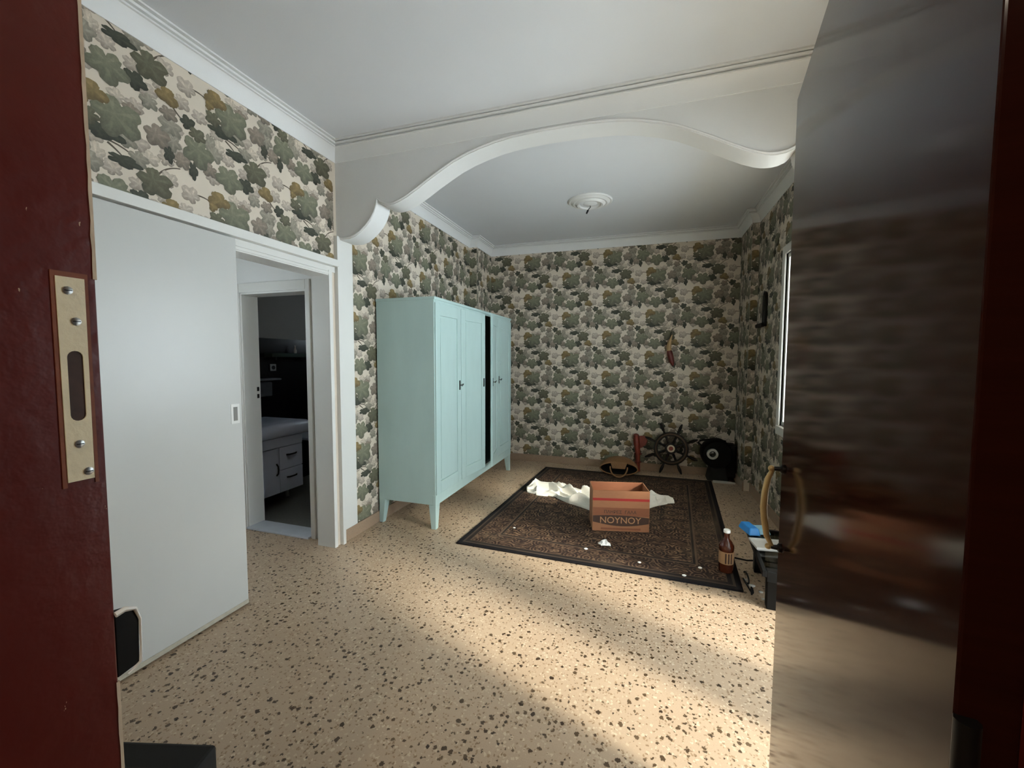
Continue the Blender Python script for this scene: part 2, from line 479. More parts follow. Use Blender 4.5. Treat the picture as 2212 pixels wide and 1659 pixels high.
# skirting
def skirt(name, boxes, label):
    b = MB()
    for q in boxes: b.box(*q)
    struct(b.build(name, M['skirting'], bevel=0.002), label)
skirt('baseboard_left', [(XL, XL + 0.014, B0 + 0.002, PY, 0, SK), (XL, PL + 0.014, PY - 0.014, PY, 0, SK), (PL, PL + 0.014, PY, YB, 0, SK), (XL, XL + 0.014, YF, 0.92, 0, SK)], 'terrazzo skirting along the left wall')
skirt('baseboard_back', [(PL, PR, YB - 0.014, YB, 0, SK)], 'terrazzo skirting along the back wall')
skirt('baseboard_right', [(XR - 0.014, XR, WB[1], PY - 0.02, 0, SK), (PR - 0.014, PR, PY - 0.034, YB, 0, SK), (XR - 0.014, XR, WA[1], WB[0], 0, SK)], 'terrazzo skirting along the right wall')

# ------------------------------------------------------------------ ivy print on the wallpaper
TILE, TILH = 0.53, 0.517
MID, DARK, PALE, GREY, OCH, OLIVE = lin(112, 111, 91), lin(60, 61, 49), lin(168, 155, 140), lin(137, 130, 115), lin(122, 103, 66), lin(91, 88, 69)
BROWN, TAN = lin(128, 116, 102), lin(178, 165, 148)
STEM = lin(84, 74, 60)
LEVEL = [0]
def shade(c, k): return (c[0] * k, c[1] * k, c[2] * k)
def leaf_tris(zx, zy, rx, ry, ang, col, lobes, level):
    """triangles ((u,v,level,rgb) x3); centre and radii on a 555 x 538 repeat sheet, result in metres"""
    n = 44; out = []
    LEVEL[0] += 1; level = LEVEL[0]
    ca, sa = math.cos(ang), math.sin(ang)
    k0 = TILE / 555.0; cx, cy = (zx - 130) * k0, (970 - zy) * k0; rx *= k0 * 1.14; ry *= k0 * 1.14
    rg = random.Random(int(zx * 7 + zy))
    jit = [rg.uniform(0.93, 1.05) for _ in range(n)]
    def at(th, k, i=None):
        c = abs(math.cos(lobes / 2 * th))
        rr = (0.56 + 0.44 * c ** 0.55) * (0.90 + 0.14 * math.cos(th))
        rr = (1 - k) * 0.8 + k * rr if k < 1 else rr * jit[i]
        x, y = rr * math.cos(th) * k, rr * math.sin(th) * k
        p, q = x * ca - y * sa, x * sa + y * ca
        return (cx + rx * p, cy + ry * q)
    ring = []; mid = []
    for i in range(n):
        th = -PI + 2 * PI * i / n
        side = math.sin(th + ang - 0.6 + PI / 2 * 0)
        low = -math.sin(th + ang)                       # darker lower lobes of the drawing
        k = 0.96 - 0.30 * low + rg.uniform(-0.10, 0.10)
        ring.append(at(th, 1.0, i) + (level, shade(col, max(0.45, k * 0.88))))
        vein = 1.25 if abs(math.cos(lobes / 2 * th)) > 0.93 else 0.93
        mid.append(at(th, 0.55) + (level, shade(col, max(0.5, (1.0 - 0.18 * low) * vein))))
    c = (cx - rx * 0.10 * ca, cy - ry * 0.10 * sa, level, shade(col, 1.12))
    for i in range(n):
        j = (i + 1) % n
        out += [(ring[i], ring[j], mid[j]), (ring[i], mid[j], mid[i]), (mid[i], mid[j], c)]
    return out
def vine_tris(p0, p1, p2, w, col, level):
    out = []; N = 10; pts = []
    LEVEL[0] += 1; level = LEVEL[0]
    k0 = TILE / 555.0
    p0, p1, p2 = [((x - 130) * k0, (970 - y) * k0) for x, y in (p0, p1, p2)]; w *= k0
    for i in range(N + 1):
        t = i / N
        pts.append(((1 - t) ** 2 * p0[0] + 2 * t * (1 - t) * p1[0] + t * t * p2[0], (1 - t) ** 2 * p0[1] + 2 * t * (1 - t) * p1[1] + t * t * p2[1]))
    L = []
    for i in range(N + 1):
        a, b = pts[max(0, i - 1)], pts[min(N, i + 1)]
        dx, dy = b[0] - a[0], b[1] - a[1]; l = math.hypot(dx, dy) or 1
        ww = w * (1 - 0.5 * i / N)
        L.append(((pts[i][0] - dy / l * ww, pts[i][1] + dx / l * ww, level, col[:3]), (pts[i][0] + dy / l * ww, pts[i][1] - dx / l * ww, level, col[:3])))
    for i in range(N):
        out += [(L[i][0], L[i][1], L[i + 1][1]), (L[i][0], L[i + 1][1], L[i + 1][0])]
    return out
MOTIF = []
for p in (((190, 965), (215, 800), (318, 688)), ((385, 690), (430, 715), (455, 745)), ((665, 925), (690, 960), (740, 985)), ((185, 520), (240, 500), (295, 525)), ((585, 560), (650, 600), (655, 680)),
          ((300, 700), (420, 640), (560, 760)), ((400, 890), (440, 990), (420, 1060)), ((565, 790), (600, 700), (690, 680)), ((100, 760), (60, 860), (110, 930))):
    MOTIF += vine_tris(*p, 5.0, STEM, 1)
for a in ((185, 525, 50, 46, 2.4), (240, 642, 42, 36, 0.9), (300, 930, 40, 38, -0.4), (550, 920, 46, 40, 1.2), (500, 470, 42, 36, -2.0), (640, 760, 44, 40, 2.2), (500, 640, 50, 44, 0.3), (330, 690, 40, 34, 1.0), (150, 610, 44, 40, -0.6), (400, 800, 42, 36, 2.0), (500, 830, 40, 36, -2.4), (620, 660, 40, 40, 0.7), (130, 860, 42, 40, -1.1), (660, 500, 48, 44, 0.2)):
    MOTIF += leaf_tris(*a, PALE, 5, 2)
for a in ((550, 690, 42, 34, 0.4), (340, 760, 38, 44, 1.6), (430, 470, 36, 34, 2.8), (600, 850, 34, 32, -0.8)):
    MOTIF += leaf_tris(*a, TAN, 5, 2)
for a in ((100, 758, 58, 56, -2.2), (455, 642, 44, 42, -0.5), (292, 758, 34, 66, -0.6), (500, 710, 46, 40, -1.1), (660, 560, 40, 44, -1.6), (320, 800, 40, 44, 0.2), (560, 960, 42, 38, -2.0)):
    MOTIF += leaf_tris(*a, GREY, 5, 3)
for a in ((585, 562, 62, 58, -0.9), (290, 890, 44, 40, -2.2), (480, 500, 40, 36, -1.0), (140, 910, 46, 42, 0.4), (640, 970, 44, 36, -0.5)):
    MOTIF += leaf_tris(*a, BROWN, 5, 3)
for a in ((358, 648, 88, 40, -0.3), (440, 748, 72, 30, -0.15), (497, 896, 52, 44, -0.2), (178, 702, 40, 38, 0.6), (200, 928, 24, 50, -1.4), (637, 628, 26, 44, -1.2)):
    MOTIF += leaf_tris(*a, DARK, 5, 4)
for a in ((420, 560, 100, 92, -0.7), (398, 894, 82, 74, -1.5), (225, 818, 80, 84, -1.3)):
    MOTIF += leaf_tris(*a, MID, 5, 5)
for a in ((565, 792, 82, 72, -0.8), (322, 604, 44, 40, -2.6), (225, 742, 46, 38, 0.9)):
    MOTIF += leaf_tris(*a, OLIVE, 5, 5)
for a in ((340, 496, 66, 48, -2.4), (636, 889, 54, 44, -0.7), (300, 545, 26, 24, -2.0)):
    MOTIF += leaf_tris(*a, OCH, 3, 6)

def clip_tri(tri, rect):
    poly = list(tri)
    for ax, lim, sg in ((0, rect[0], 1), (0, rect[1], -1), (1, rect[2], 1), (1, rect[3], -1)):
        out = []
        for i in range(len(poly)):
            p, q = poly[i - 1], poly[i]
            dp, dq = sg * (p[ax] - lim), sg * (q[ax] - lim)
            if (dp >= 0) != (dq >= 0):
                t = dp / (dp - dq)
                c = tuple(p[3][k] + (q[3][k] - p[3][k]) * t for k in range(3))
                out.append((p[0] + (q[0] - p[0]) * t, p[1] + (q[1] - p[1]) * t, p[2], c))
            if dq >= 0: out.append(q)
        poly = out
        if len(poly) < 3: return []
    return poly
NA = np.array([[(p[0], p[1], p[2], *p[3][:3]) for p in t] for t in MOTIF])      # motif as array: tris x 3 x 6
def wallpaper(parent, rects):
    """rects: (u0,u1,v0,v1, fn(u,v,d)->xyz, du) in metres; u runs along the wall"""
    V = []; C = []; F = []
    for (u0, u1, v0, v1, fn, du) in rects:
        a0, a1 = math.floor((u0 + du) / TILE) - 1, math.ceil((u1 + du) / TILE) + 1
        b0, b1 = math.floor(v0 / TILH) - 2, math.ceil(v1 / TILH) + 2
        for a in range(a0, a1):
            for b in range(b0, b1):
                A = NA.copy()
                A[:, :, 0] = A[:, :, 0] + a * TILE - du
                A[:, :, 1] = A[:, :, 1] + (b - 0.5 * (a % 2)) * TILH
                mn = A[:, :, :2].min(axis=1); mx = A[:, :, :2].max(axis=1)
                vis = (mx[:, 0] > u0) & (mn[:, 0] < u1) & (mx[:, 1] > v0) & (mn[:, 1] < v1)
                ins = (mn[:, 0] >= u0) & (mx[:, 0] <= u1) & (mn[:, 1] >= v0) & (mx[:, 1] <= v1)
                for t in np.nonzero(vis)[0]:
                    pts = [(q[0], q[1], q[2], (q[3], q[4], q[5])) for q in A[t].tolist()]
                    if not ins[t]: pts = clip_tri(pts, (u0, u1, v0, v1))
                    if len(pts) < 3: continue
                    o = len(V)
                    for q in pts:
                        V.append(fn(q[0], q[1], 0.0002 + 0.00004 * q[2])); C.append(q[3])
                    F.append(tuple(range(o, o + len(pts))))
    me = bpy.data.meshes.new('leaf_print'); me.from_pydata(V, [], F)
    at = me.color_attributes.new('Print', 'FLOAT_COLOR', 'POINT')
    at.data.foreach_set('color', np.hstack([np.array(C), np.ones((len(C), 1))]).astype(np.float32).ravel())
    me.materials.append(M['print'])
    o = bpy.data.objects.new('leaf_print', me); COL.objects.link(o); o.parent = parent
    o['kind'] = 'stuff'; o['label'] = 'printed grey-green ivy leaves of the wallpaper'
    return o
onL = lambda u, v, d: (XL + d, u, v)
wallpaper(wall_left, [(YF, 2.545, 2.135, ZK + 0.01, onL, 0.1), (YF, 0.93, SK, 2.135, onL, 0.1), (B1, PY, SK, ZK + 0.01, onL, 0.1),
                      (PY, YB, SK, ZK + 0.01, lambda u, v, d: (PL + d, u, v), 0.1), (XL, PL, SK, ZK + 0.01, lambda u, v, d: (u, PY - d, v), 0.3)])
wallpaper(wall_back, [(PL, PR, SK, ZK + 0.01, lambda u, v, d: (u, YB - d, v), 0.17)])
onR = lambda u, v, d: (XR - d, -u, v)
wallpaper(wall_right, [(-2.83, -B1, SK, ZK + 0.01, onR, 0.0), (-4.14, -2.83, SK, CZ0 - 0.08, onR, 0.0), (-4.14, -2.83, CZ1 + 0.08, ZK + 0.01, onR, 0.0),
                       (-(PY - 0.02), -4.14, SK, ZK + 0.01, onR, 0.0), (-YB, -(PY - 0.02), SK, ZK + 0.01, lambda u, v, d: (PR - d, -u, v), 0.0),
                       (PR, XR, SK, ZK + 0.01, lambda u, v, d: (u, PY - 0.02 - d, v), 0.2), (-WB[0], -WA[1], SK, ZK + 0.01, onR, 0.0)])

# ------------------------------------------------------------------ windows of the right wall
def window(name, y0, y1, z0, z1, label, nx=2, shutter=None):
    b = MB(); x0, x1 = XR - 0.012, XR + 0.045
    fwid = 0.07
    b.box(x0, x1, y0 - fwid, y0, z0 - (fwid if z0 > 0.1 else 0), z1 + fwid)
    b.box(x0, x1, y1, y1 + fwid, z0 - (fwid if z0 > 0.1 else 0), z1 + fwid)
    b.box(x0, x1, y0, y1, z1, z1 + fwid)
    if z0 > 0.1: b.box(x0 - 0.02, x1, y0, y1, z0 - fwid, z0)
    w = struct(b.build(name, M['gloss_white'], bevel=0.003), label)
    sw = (y1 - y0) / nx
    for i in range(nx):
        a, c = y0 + i * sw, y0 + (i + 1) * sw; s = 0.035
        f = MB(); X0, X1 = XR + 0.012, XR + 0.042
        f.box(X0, X1, a, a + s, z0, z1); f.box(X0, X1, c - s, c, z0, z1); f.box(X0, X1, a + s, c - s, z0, z0 + s); f.box(X0, X1, a + s, c - s, z1 - s, z1)
        fo = f.build('sash', M['gloss_white'], w)
        MB().box(XR + 0.024, XR + 0.030, a + s, c - s, z0 + s, z1 - s).build('pane', M['glass'], fo)
    if shutter:
        k = 0
        z = z0 + 0.01
        while z < z1 - 0.04:
            MB().taper((XR + 0.16, XR + 0.19, shutter[0], shutter[1]), (XR + 0.145, XR + 0.175, shutter[0], shutter[1]), z, z + 0.05).build('shutter_slat', M['gloss_white'], w)
            z += 0.052
    return w
window('window_1', WA[0], WA[1], 0.0, WH, 'tall glazed balcony window beside the entrance', nx=1)
window('window_2', WB[0], WB[1], 0.0, WH, 'tall glazed balcony window next to the beam', nx=1)
window('window_3', WC[0], WC[1], CZ0, CZ1, 'white framed window of the far right wall', nx=2)
struct(MB().box(1.36, 3.30, -1.5, 6.0, -0.18, -0.02).build('floor_balcony', M['concrete']), 'sunlit balcony floor outside')
struct(MB().box(1.36, 3.30, -1.5, 2.72, 2.50, 2.68).box(1.36, 4.40, 2.72, 6.0, 2.50, 2.68).build('sky_block_slab', M['concrete']), 'unseen slab added outside the windows to block high sky and sun')  # added out of view; deeper part keeps the sun off the wardrobe

# ------------------------------------------------------------------ sliding door and doorway of the left wall
sd = thing('sliding_door', 'white sliding door panel hanging on the left wall', 'door', (XL + 0.005, 0.94, 0.012))
MB().box(0.0, 0.036, 0.0, 0.80, 0.0, 2.062).build('panel', M['panel_white'], sd, bevel=0.003)
MB().box(0.0, 0.038, 0.001, 0.799, -0.001, 0.022).build('worn_bottom_edge', paint('scuffed_edge', (176, 168, 150), 0.7, 0.3, 30.0), sd)
fp = MB(); fp.box(0.0345, 0.0385, 0.735, 0.785, 1.045, 1.155)
pu = fp.build('flush_pull', M['gloss_white'], sd, bevel=0.0015)
MB().box(0.0375, 0.0392, 0.748, 0.772, 1.062, 1.138).build('pull_recess_shade', paint('pull_shadow_grey', (120, 118, 112), 0.6), pu)  # raised grey plate, the shade of a recess put into its colour
vb = MB().box(XL, XL + 0.045, YF, 2.545, 2.085, 2.135)
tag(vb.build('sliding_door_valance', M['gloss_white'], bevel=0.003), 'long white valance board above the sliding door', 'valance')
# track, lintel and jamb linings of the opening
tr = MB()
tr.box(XL - 0.15, XL + 0.004, LO1 - 0.018, LO1, 0, LOZ)
tr.box(XL - 0.15, XL + 0.004, LO0, LO0 + 0.018, 0, LOZ)
tr.box(XL - 0.15, XL + 0.004, LO0, LO1, LOZ - 0.018, LOZ)
tr.box(XL, XL + 0.012, LO1 - 0.02, LO1 + 0.012, 0, LOZ + 0.02)
tr.box(XL, XL + 0.010, LO0, LO1 + 0.012, LOZ - 0.010, LOZ + 0.008)
tr.box(XL, XL + 0.006, LO0, 2.545, LOZ + 0.010, 2.085)
struct(tr.build('trim_6', M['gloss_white'], bevel=0.002), 'white jamb lining of the sliding door opening')
struct(MB().box(XL, XL + 0.032, 2.543, 2.573, 0, 2.312).build('trim_7', M['gloss_white'], bevel=0.002), 'white upright lath beside the sliding door opening')

# vestibule behind it
VY = 2.57
OX0, OX1, OZ = -3.155, -2.484, 1.945
vs = MB()
vs.box(-4.25, OX0, VY, VY + 0.13, 0, ZC); vs.box(OX1, XL - 0.15, VY, VY + 0.13, 0, ZC); vs.box(OX0, OX1, VY, VY + 0.13, OZ, ZC)
vs.box(-3.75, XL - 0.15, 0.75, 0.9, 0, ZC)
for q in ((0.9, 1.45, 0, ZC), (1.95, VY, 0, ZC), (1.45, 1.95, 0, 1.35), (1.45, 1.95, 2.05, ZC)): vs.box(-3.75, -3.6, *q)
struct(vs.build('wall_vestibule', M['white']), 'white walls of the small vestibule')
struct(MB().box(-3.75, XL - 0.15, 0.9, VY, 2.42, 2.47).build('ceiling_vestibule', M['white']), 'low white ceiling of the vestibule')
fr = MB(); cz = 0.075
fr.box(OX0 - 0.045, OX0, VY - 0.018, VY, 0, OZ + cz); fr.box(OX1, OX1 + 0.04, VY - 0.018, VY, 0, OZ + cz); fr.box(OX0, OX1, VY - 0.018, VY, OZ, OZ + cz)
fr.box(OX0 - 0.002, OX0 + 0.016, VY - 0.01, VY + 0.14, 0, OZ); fr.box(OX1 - 0.012, OX1 + 0.002, VY - 0.01, VY + 0.14, 0, OZ); fr.box(OX0, OX1, VY - 0.01, VY + 0.14, OZ - 0.014, OZ + 0.002)
d2f = struct(fr.build('door_2', M['gloss_white'], bevel=0.003), 'white inner door frame seen through the opening')
for z in (1.08, 1.14):
    MB().box(OX0 + 0.015, OX0 + 0.018, VY + 0.105, VY + 0.125, z, z + 0.035).build('latch_hole', M['iron'], d2f)
tag(MB().box(OX0 + 0.016, OX1 - 0.012, VY - 0.04, VY + 0.13, 0.0, 0.014).build('light_patch_threshold', M['light_patch'], bevel=0.003), 'pale threshold slab standing in for a light patch in the inner doorway', 'threshold')  # pale blue slab stands in for a patch of light on the floor

# washroom beyond
WXL, WYB = -3.88, 5.0
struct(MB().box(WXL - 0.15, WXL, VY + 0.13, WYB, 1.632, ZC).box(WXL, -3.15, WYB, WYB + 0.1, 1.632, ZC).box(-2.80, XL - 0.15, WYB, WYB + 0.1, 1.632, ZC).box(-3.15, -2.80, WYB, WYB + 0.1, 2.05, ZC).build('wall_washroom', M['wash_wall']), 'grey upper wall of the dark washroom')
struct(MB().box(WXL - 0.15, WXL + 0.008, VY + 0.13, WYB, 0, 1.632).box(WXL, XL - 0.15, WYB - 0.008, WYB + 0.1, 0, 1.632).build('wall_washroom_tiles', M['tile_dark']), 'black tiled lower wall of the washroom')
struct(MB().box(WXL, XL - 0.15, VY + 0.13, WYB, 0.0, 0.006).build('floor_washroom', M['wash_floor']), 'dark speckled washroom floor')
def small_window(name, horizontal, a0, a1, z0, z1, pos, label):
    """simple glazed window; horizontal 'x': the wall runs along x at y = pos, 'y': along y at x = pos"""
    P = (lambda b_, u0, u1, d0, d1, w0, w1: b_.box(u0, u1, pos + d0, pos + d1, w0, w1)) if horizontal == 'x' else (lambda b_, u0, u1, d0, d1, w0, w1: b_.box(pos + d0, pos + d1, u0, u1, w0, w1))
    f = MB(); k = 0.045
    P(f, a0, a0 + k, 0, 0.05, z0, z1); P(f, a1 - k, a1, 0, 0.05, z0, z1); P(f, a0 + k, a1 - k, 0, 0.05, z0, z0 + k); P(f, a0 + k, a1 - k, 0, 0.05, z1 - k, z1)
    w_ = struct(f.build(name, M['gloss_white'], bevel=0.002), label)
    g = MB(); P(g, a0 + k, a1 - k, 0.02, 0.026, z0 + k, z1 - k); g.build('pane', M['glass'], w_)
small_window('added_window_4', 'y', 1.45, 1.95, 1.35, 2.05, -3.70, 'unseen window added to let sky light into the vestibule')  # added opening, out of view, that brightens the vestibule
small_window('added_window_5', 'x', -3.15, -2.80, 1.632, 2.05, WYB + 0.03, 'unseen window added to let sky light into the washroom')  # added opening, out of view, that brightens the vanity
va = thing('vanity_cabinet', 'white vanity cabinet with thick rounded counter in the dark washroom', 'cabinet', (-3.33, 2.72, 0.006))
MB().box(-0.52, -0.002, 0.0, 0.60, 0.12, 0.66).build('body', M['vanity'], va, bevel=0.004)
MB().box(-0.002, 0.014, 0.0, 0.60, 0.565, 0.655).build('apron', M['vanity'], va, bevel=0.003)
dr = MB().box(-0.002, 0.014, 0.004, 0.318, 0.125, 0.558).build('door', M['vanity'], va, bevel=0.003)
MB().tube([(0.014, 0.285, 0.30), (0.034, 0.285, 0.32), (0.038, 0.285, 0.355), (0.034, 0.285, 0.39), (0.014, 0.285, 0.41)], 0.007, 6).build('handle', M['iron'], dr, smooth=60)
for z0, z1 in ((0.345, 0.558), (0.125, 0.338)):
    w = MB().box(-0.002, 0.014, 0.324, 0.597, z0, z1).build('drawer', M['vanity'], va, bevel=0.003)
    zm = z0 + 0.62 * (z1 - z0)
    MB().tube([(0.014, 0.40, zm), (0.032, 0.42, zm), (0.036, 0.46, zm), (0.032, 0.50, zm), (0.014, 0.52, zm)], 0.007, 6).build('handle', M['iron'], w, smooth=60)
ct = MB()
pr = []
for k in range(9):
    a = -PI / 2 + PI * k / 8; pr.append((0.02 + 0.055 * math.cos(a), 0.725 + 0.066 * math.sin(a)))
ct.prism([(-0.54, 0.659)] + pr + [(-0.54, 0.791)], lambda a, b, d: (a, d, b), -0.02, 0.66)
ct.build('counter', M['vanity'], va, smooth=40, bevel=0.012)
for x, y in ((-0.16, 0.56), (-0.16, 0.06), (-0.48, 0.56), (-0.48, 0.06)):
    MB().lathe([(0.018, 0.0), (0.016, 0.02), (0.022, 0.12)], (x, y, 0), n=10).build('foot', M['grey_socket'], va)
sh = thing('glass_shelf', 'narrow grey-green shelf on the black washroom wall', 'shelf', (WXL + 0.008, 3.40, 1.43))
MB().box(0, 0.11, 0, 0.55, 0, 0.045).build('board', paint('grey_green_glass', (58, 72, 66), 0.2), sh, bevel=0.004)
for y in (0.06, 0.49): MB().box(0, 0.09, y, y + 0.015, -0.03, 0).build('bracket', M['iron'], sh)
tag(MB().lathe([(0.014, 0), (0.016, 0.03), (0.010, 0.05), (0.006, 0.06), (0.006, 0.085), (0.012, 0.09)], (WXL + 0.06, 3.76, 1.475), n=10).build('toiletry_bottle', M['grey_tray'], smooth=40), 'tiny pale bottle on the washroom shelf', 'bottle')
so = thing('wall_socket', 'small grey wall socket below the washroom shelf', 'socket', (WXL + 0.008, 3.46, 1.28))
MB().box(0, 0.012, 0, 0.075, 0, 0.075).build('cover', M['grey_socket'], so, bevel=0.004)
MB().lathe([(0.022, 0), (0.022, 0.004)], (0.011, 0.0375, 0.0375), 'x', 16).build('outlet', M['black'], so)
ds = thing('towel_dispenser', 'grey towel dispenser under a small ledge in the washroom', 'dispenser', (WXL + 0.008, 3.22, 1.02))
MB().box(0, 0.10, 0.0, 0.18, 0, 0.15).build('case', paint('dim_grey_plastic', (70, 74, 78), 0.5), ds, bevel=0.01)
MB().box(0, 0.12, -0.02, 0.28, 0.165, 0.185).build('ledge', paint('dim_grey_ledge', (96, 100, 108), 0.4), ds, bevel=0.004)
tag(MB().box(WXL + 0.01, -3.30, 3.55, 3.85, 0.53, 0.56).box(WXL + 0.01, WXL + 0.03, 3.55, 3.85, 0.35, 0.53).build('wall_bench', M['vanity'], bevel=0.004), 'white ledge at the right of the vanity cabinet', 'ledge')

# ------------------------------------------------------------------ entrance frame (dark red) with strike plate
ef = MB()
ef.box(JX0 - 0.05, JX0, YF - 0.25, YF, 0, DH + 0.05)
ef.box(JX1, JX1 + 0.05, YF - 0.25, YF, 0, DH + 0.05)
ef.box(JX0, JX1, YF - 0.25, YF, DH, DH + 0.05)
d1 = struct(ef.build('door_1', M['red'], bevel=0.002), 'dark red entrance door frame with chipped paint')
# pale chipped arris along the inner edge of the jamb
for z0, z1 in ((0.0, 0.935), (1.53, 2.12)):
    vs_ = []; fs_ = []; n = int((z1 - z0) / 0.02)
    for i in range(n + 1):
        z = z0 + (z1 - z0) * i / n; w = 0.0022 + 0.0016 * random.random()
        vs_ += [(JX0 - 0.002, YF - 0.0005, z), (JX0 - 0.002, YF + 0.0012, z), (JX0 + 0.0012, YF + 0.0012, z), (JX0 + 0.0012, YF - w, z)]
    for i in range(n):
        for k in range(4):
            fs_.append((4 * i + k, 4 * i + (k + 1) % 4, 4 * i + 4 + (k + 1) % 4, 4 * i + 4 + k))
    MB().add(vs_, fs_).build('chipped_edge', M['chip'], d1)
# plate with a real slot
def rounded_slot(hw, hh, n=8):
    pts = []
    for k in range(n + 1):
        a = PI * k / n; pts.append((hw * math.cos(a), hh - hw + hw * math.sin(a)))
    for k in range(n + 1):
        a = PI + PI * k / n; pts.append((hw * math.cos(a), -hh + hw + hw * math.sin(a)))
    return pts
slot = [(y - 0.000, z - 0.008) for y, z in rounded_slot(0.0085, 0.048)]
outer = [(-0.015, -0.139), (0.0135, -0.139), (0.0145, 0.139), (-0.0155, 0.139)]
pm = bmesh.new()
for d in (0.0, 0.0022):
    lo = [pm.verts.new((d, y, z)) for y, z in outer]; li = [pm.verts.new((d, y, z)) for y, z in slot]
    eo = [pm.edges.new((lo[i], lo[(i + 1) % 4])) for i in range(4)]
    ei = [pm.edges.new((li[i], li[(i + 1) % len(li)])) for i in range(len(li))]
    bmesh.ops.triangle_fill(pm, edges=eo + ei, use_beauty=True)
    if d == 0.0: prev = (lo, li)
    else:
        for A, Bq in ((prev[0], lo), (prev[1], li)):
            for i in range(len(A)):
                j = (i + 1) % len(A); pm.faces.new((A[i], A[j], Bq[j], Bq[i]))
bmesh.ops.recalc_face_normals(pm, faces=pm.faces)
pme = bpy.data.meshes.new('strike_plate'); pm.to_mesh(pme); pm.free(); pme.materials.append(M['cream_metal'])
sp = bpy.data.objects.new('strike_plate', pme); COL.objects.link(sp); sp.parent = d1; sp.location = (JX0, 0.357, 1.389)
sp['label'] = 'cream metal strike plate with four screws'
bs = [(y * 0.98, z) for y, z in slot]
MB().prism(bs, lambda a, b, d: (d, a, b), 0.0002, 0.0008).build('bolt_recess', paint('bolt_hole_brown', (64, 42, 34), 0.7, 0.4, 60.0), sp)
MB().box(-0.001, 0.0012, -0.020, -0.0155, -0.146, 0.146).box(-0.001, 0.0012, 0.0145, 0.0185, -0.146, 0.146).box(-0.001, 0.0012, -0.0155, 0.0145, 0.139, 0.146).build('bare_wood_edge', paint('bare_reddish_wood', (128, 72, 50), 0.7, 0.35, 50.0), sp)
for y, z in ((-0.004, 0.121), (0.003, 0.080), (-0.001, -0.088), (0.007, -0.128)):
    MB().lathe([(0.0055, 0.0), (0.0055, 0.0012), (0.003, 0.0022)], (0.002, y, z), 'x', 12).build('screw', M['steel'], sp, smooth=40)
    MB().box(0.0040, 0.0045, y - 0.004, y + 0.004, z - 0.0006, z + 0.0006).build('screw_slot', M['iron'], sp)
kp = MB().prism([(0.0, -0.052), (0.028, -0.047), (0.030, 0.020), (0.025, 0.040), (0.0, 0.046)], lambda a, b, d: (d, a, b), -0.022, 0.0).build('latch_keeper', M['black'], d1, bevel=0.001, loc=(JX0, YF, 0.992))
kp['label'] = 'black metal latch keeper with chipped white rim'
rim = [(0.001, 0.0, 0.046), (0.001, 0.012, 0.048), (0.001, 0.025, 0.042), (0.001, 0.031, 0.022), (0.001, 0.0305, -0.02), (0.001, 0.029, -0.046), (0.001, 0.012, -0.054)]
MB().tube(rim, [0.0042, 0.004, 0.003, 0.0018, 0.0014, 0.0022, 0.0014], 6).build('white_rim', M['scrap'], kp, smooth=60)

# ------------------------------------------------------------------ open entrance door leaf
Hx, Hy, Ex, Ey = 0.231, 0.395, 0.360, 1.306
LL = math.hypot(Ex - Hx, Ey - Hy); ang = math.atan2(Ey - Hy, Ex - Hx)
dl = thing('door_leaf', 'open dark varnished mahogany door leaf with mirror-like gloss', 'door', (Hx, Hy, 0.008), ang)
MB().box(0.0, LL, -0.045, 0.0, 0.0, 2.092).build('leaf', M['veneer'], dl, bevel=0.002)
hx = LL - 0.038
ph = MB().tube([(hx, 0.020, 0.905), (hx, 0.033, 0.93), (hx, 0.040, 0.975), (hx, 0.043, 1.01), (hx, 0.041, 1.05), (hx, 0.035, 1.09), (hx, 0.024, 1.117)], [0.005, 0.0075, 0.0085, 0.009, 0.0085, 0.0075, 0.005], 10).build('pull_handle', M['brass'], dl, smooth=60)
ph['label'] = 'bowed brass pull handle'
for z in (0.902, 1.118):
    MB().lathe([(0.013, 0.0), (0.013, 0.004), (0.007, 0.008), (0.006, 0.022)], (hx, 0, z), 'y', 12).build('mount', M['iron'], ph, smooth=40)
    MB().ball((hx, 0.028, z), 0.0085).build('knob', M['brass'], ph, smooth=80)
for z in (0.28, 1.05, 1.85):
    MB().tube([(-0.004, -0.006, z), (-0.004, -0.006, z + 0.09)], 0.008, 10).build('hinge', M['iron'], dl, smooth=50)

# black case by the entrance wall
bc = thing('black_case', 'plain black case standing on the floor beside the entrance jamb', 'case', (-1.114, 0.788, 0.0), math.radians(180 + 16))
MB().box(0.0, 0.50, 0.0, 0.16, 0.012, 0.35).build('body', M['black_matt'], bc, bevel=0.01)
MB().box(0.002, 0.498, 0.075, 0.085, 0.014, 0.352).build('seam', M['iron'], bc)
MB().tube([(0.19, 0.08, 0.348), (0.20, 0.08, 0.372), (0.30, 0.08, 0.372), (0.31, 0.08, 0.348)], 0.007, 6).build('carry_handle', M['black'], bc)
for x in (0.04, 0.44): MB().lathe([(0.012, 0.0), (0.014, 0.014)], (x, 0.08, 0.0), n=10).build('foot', M['black'], bc)

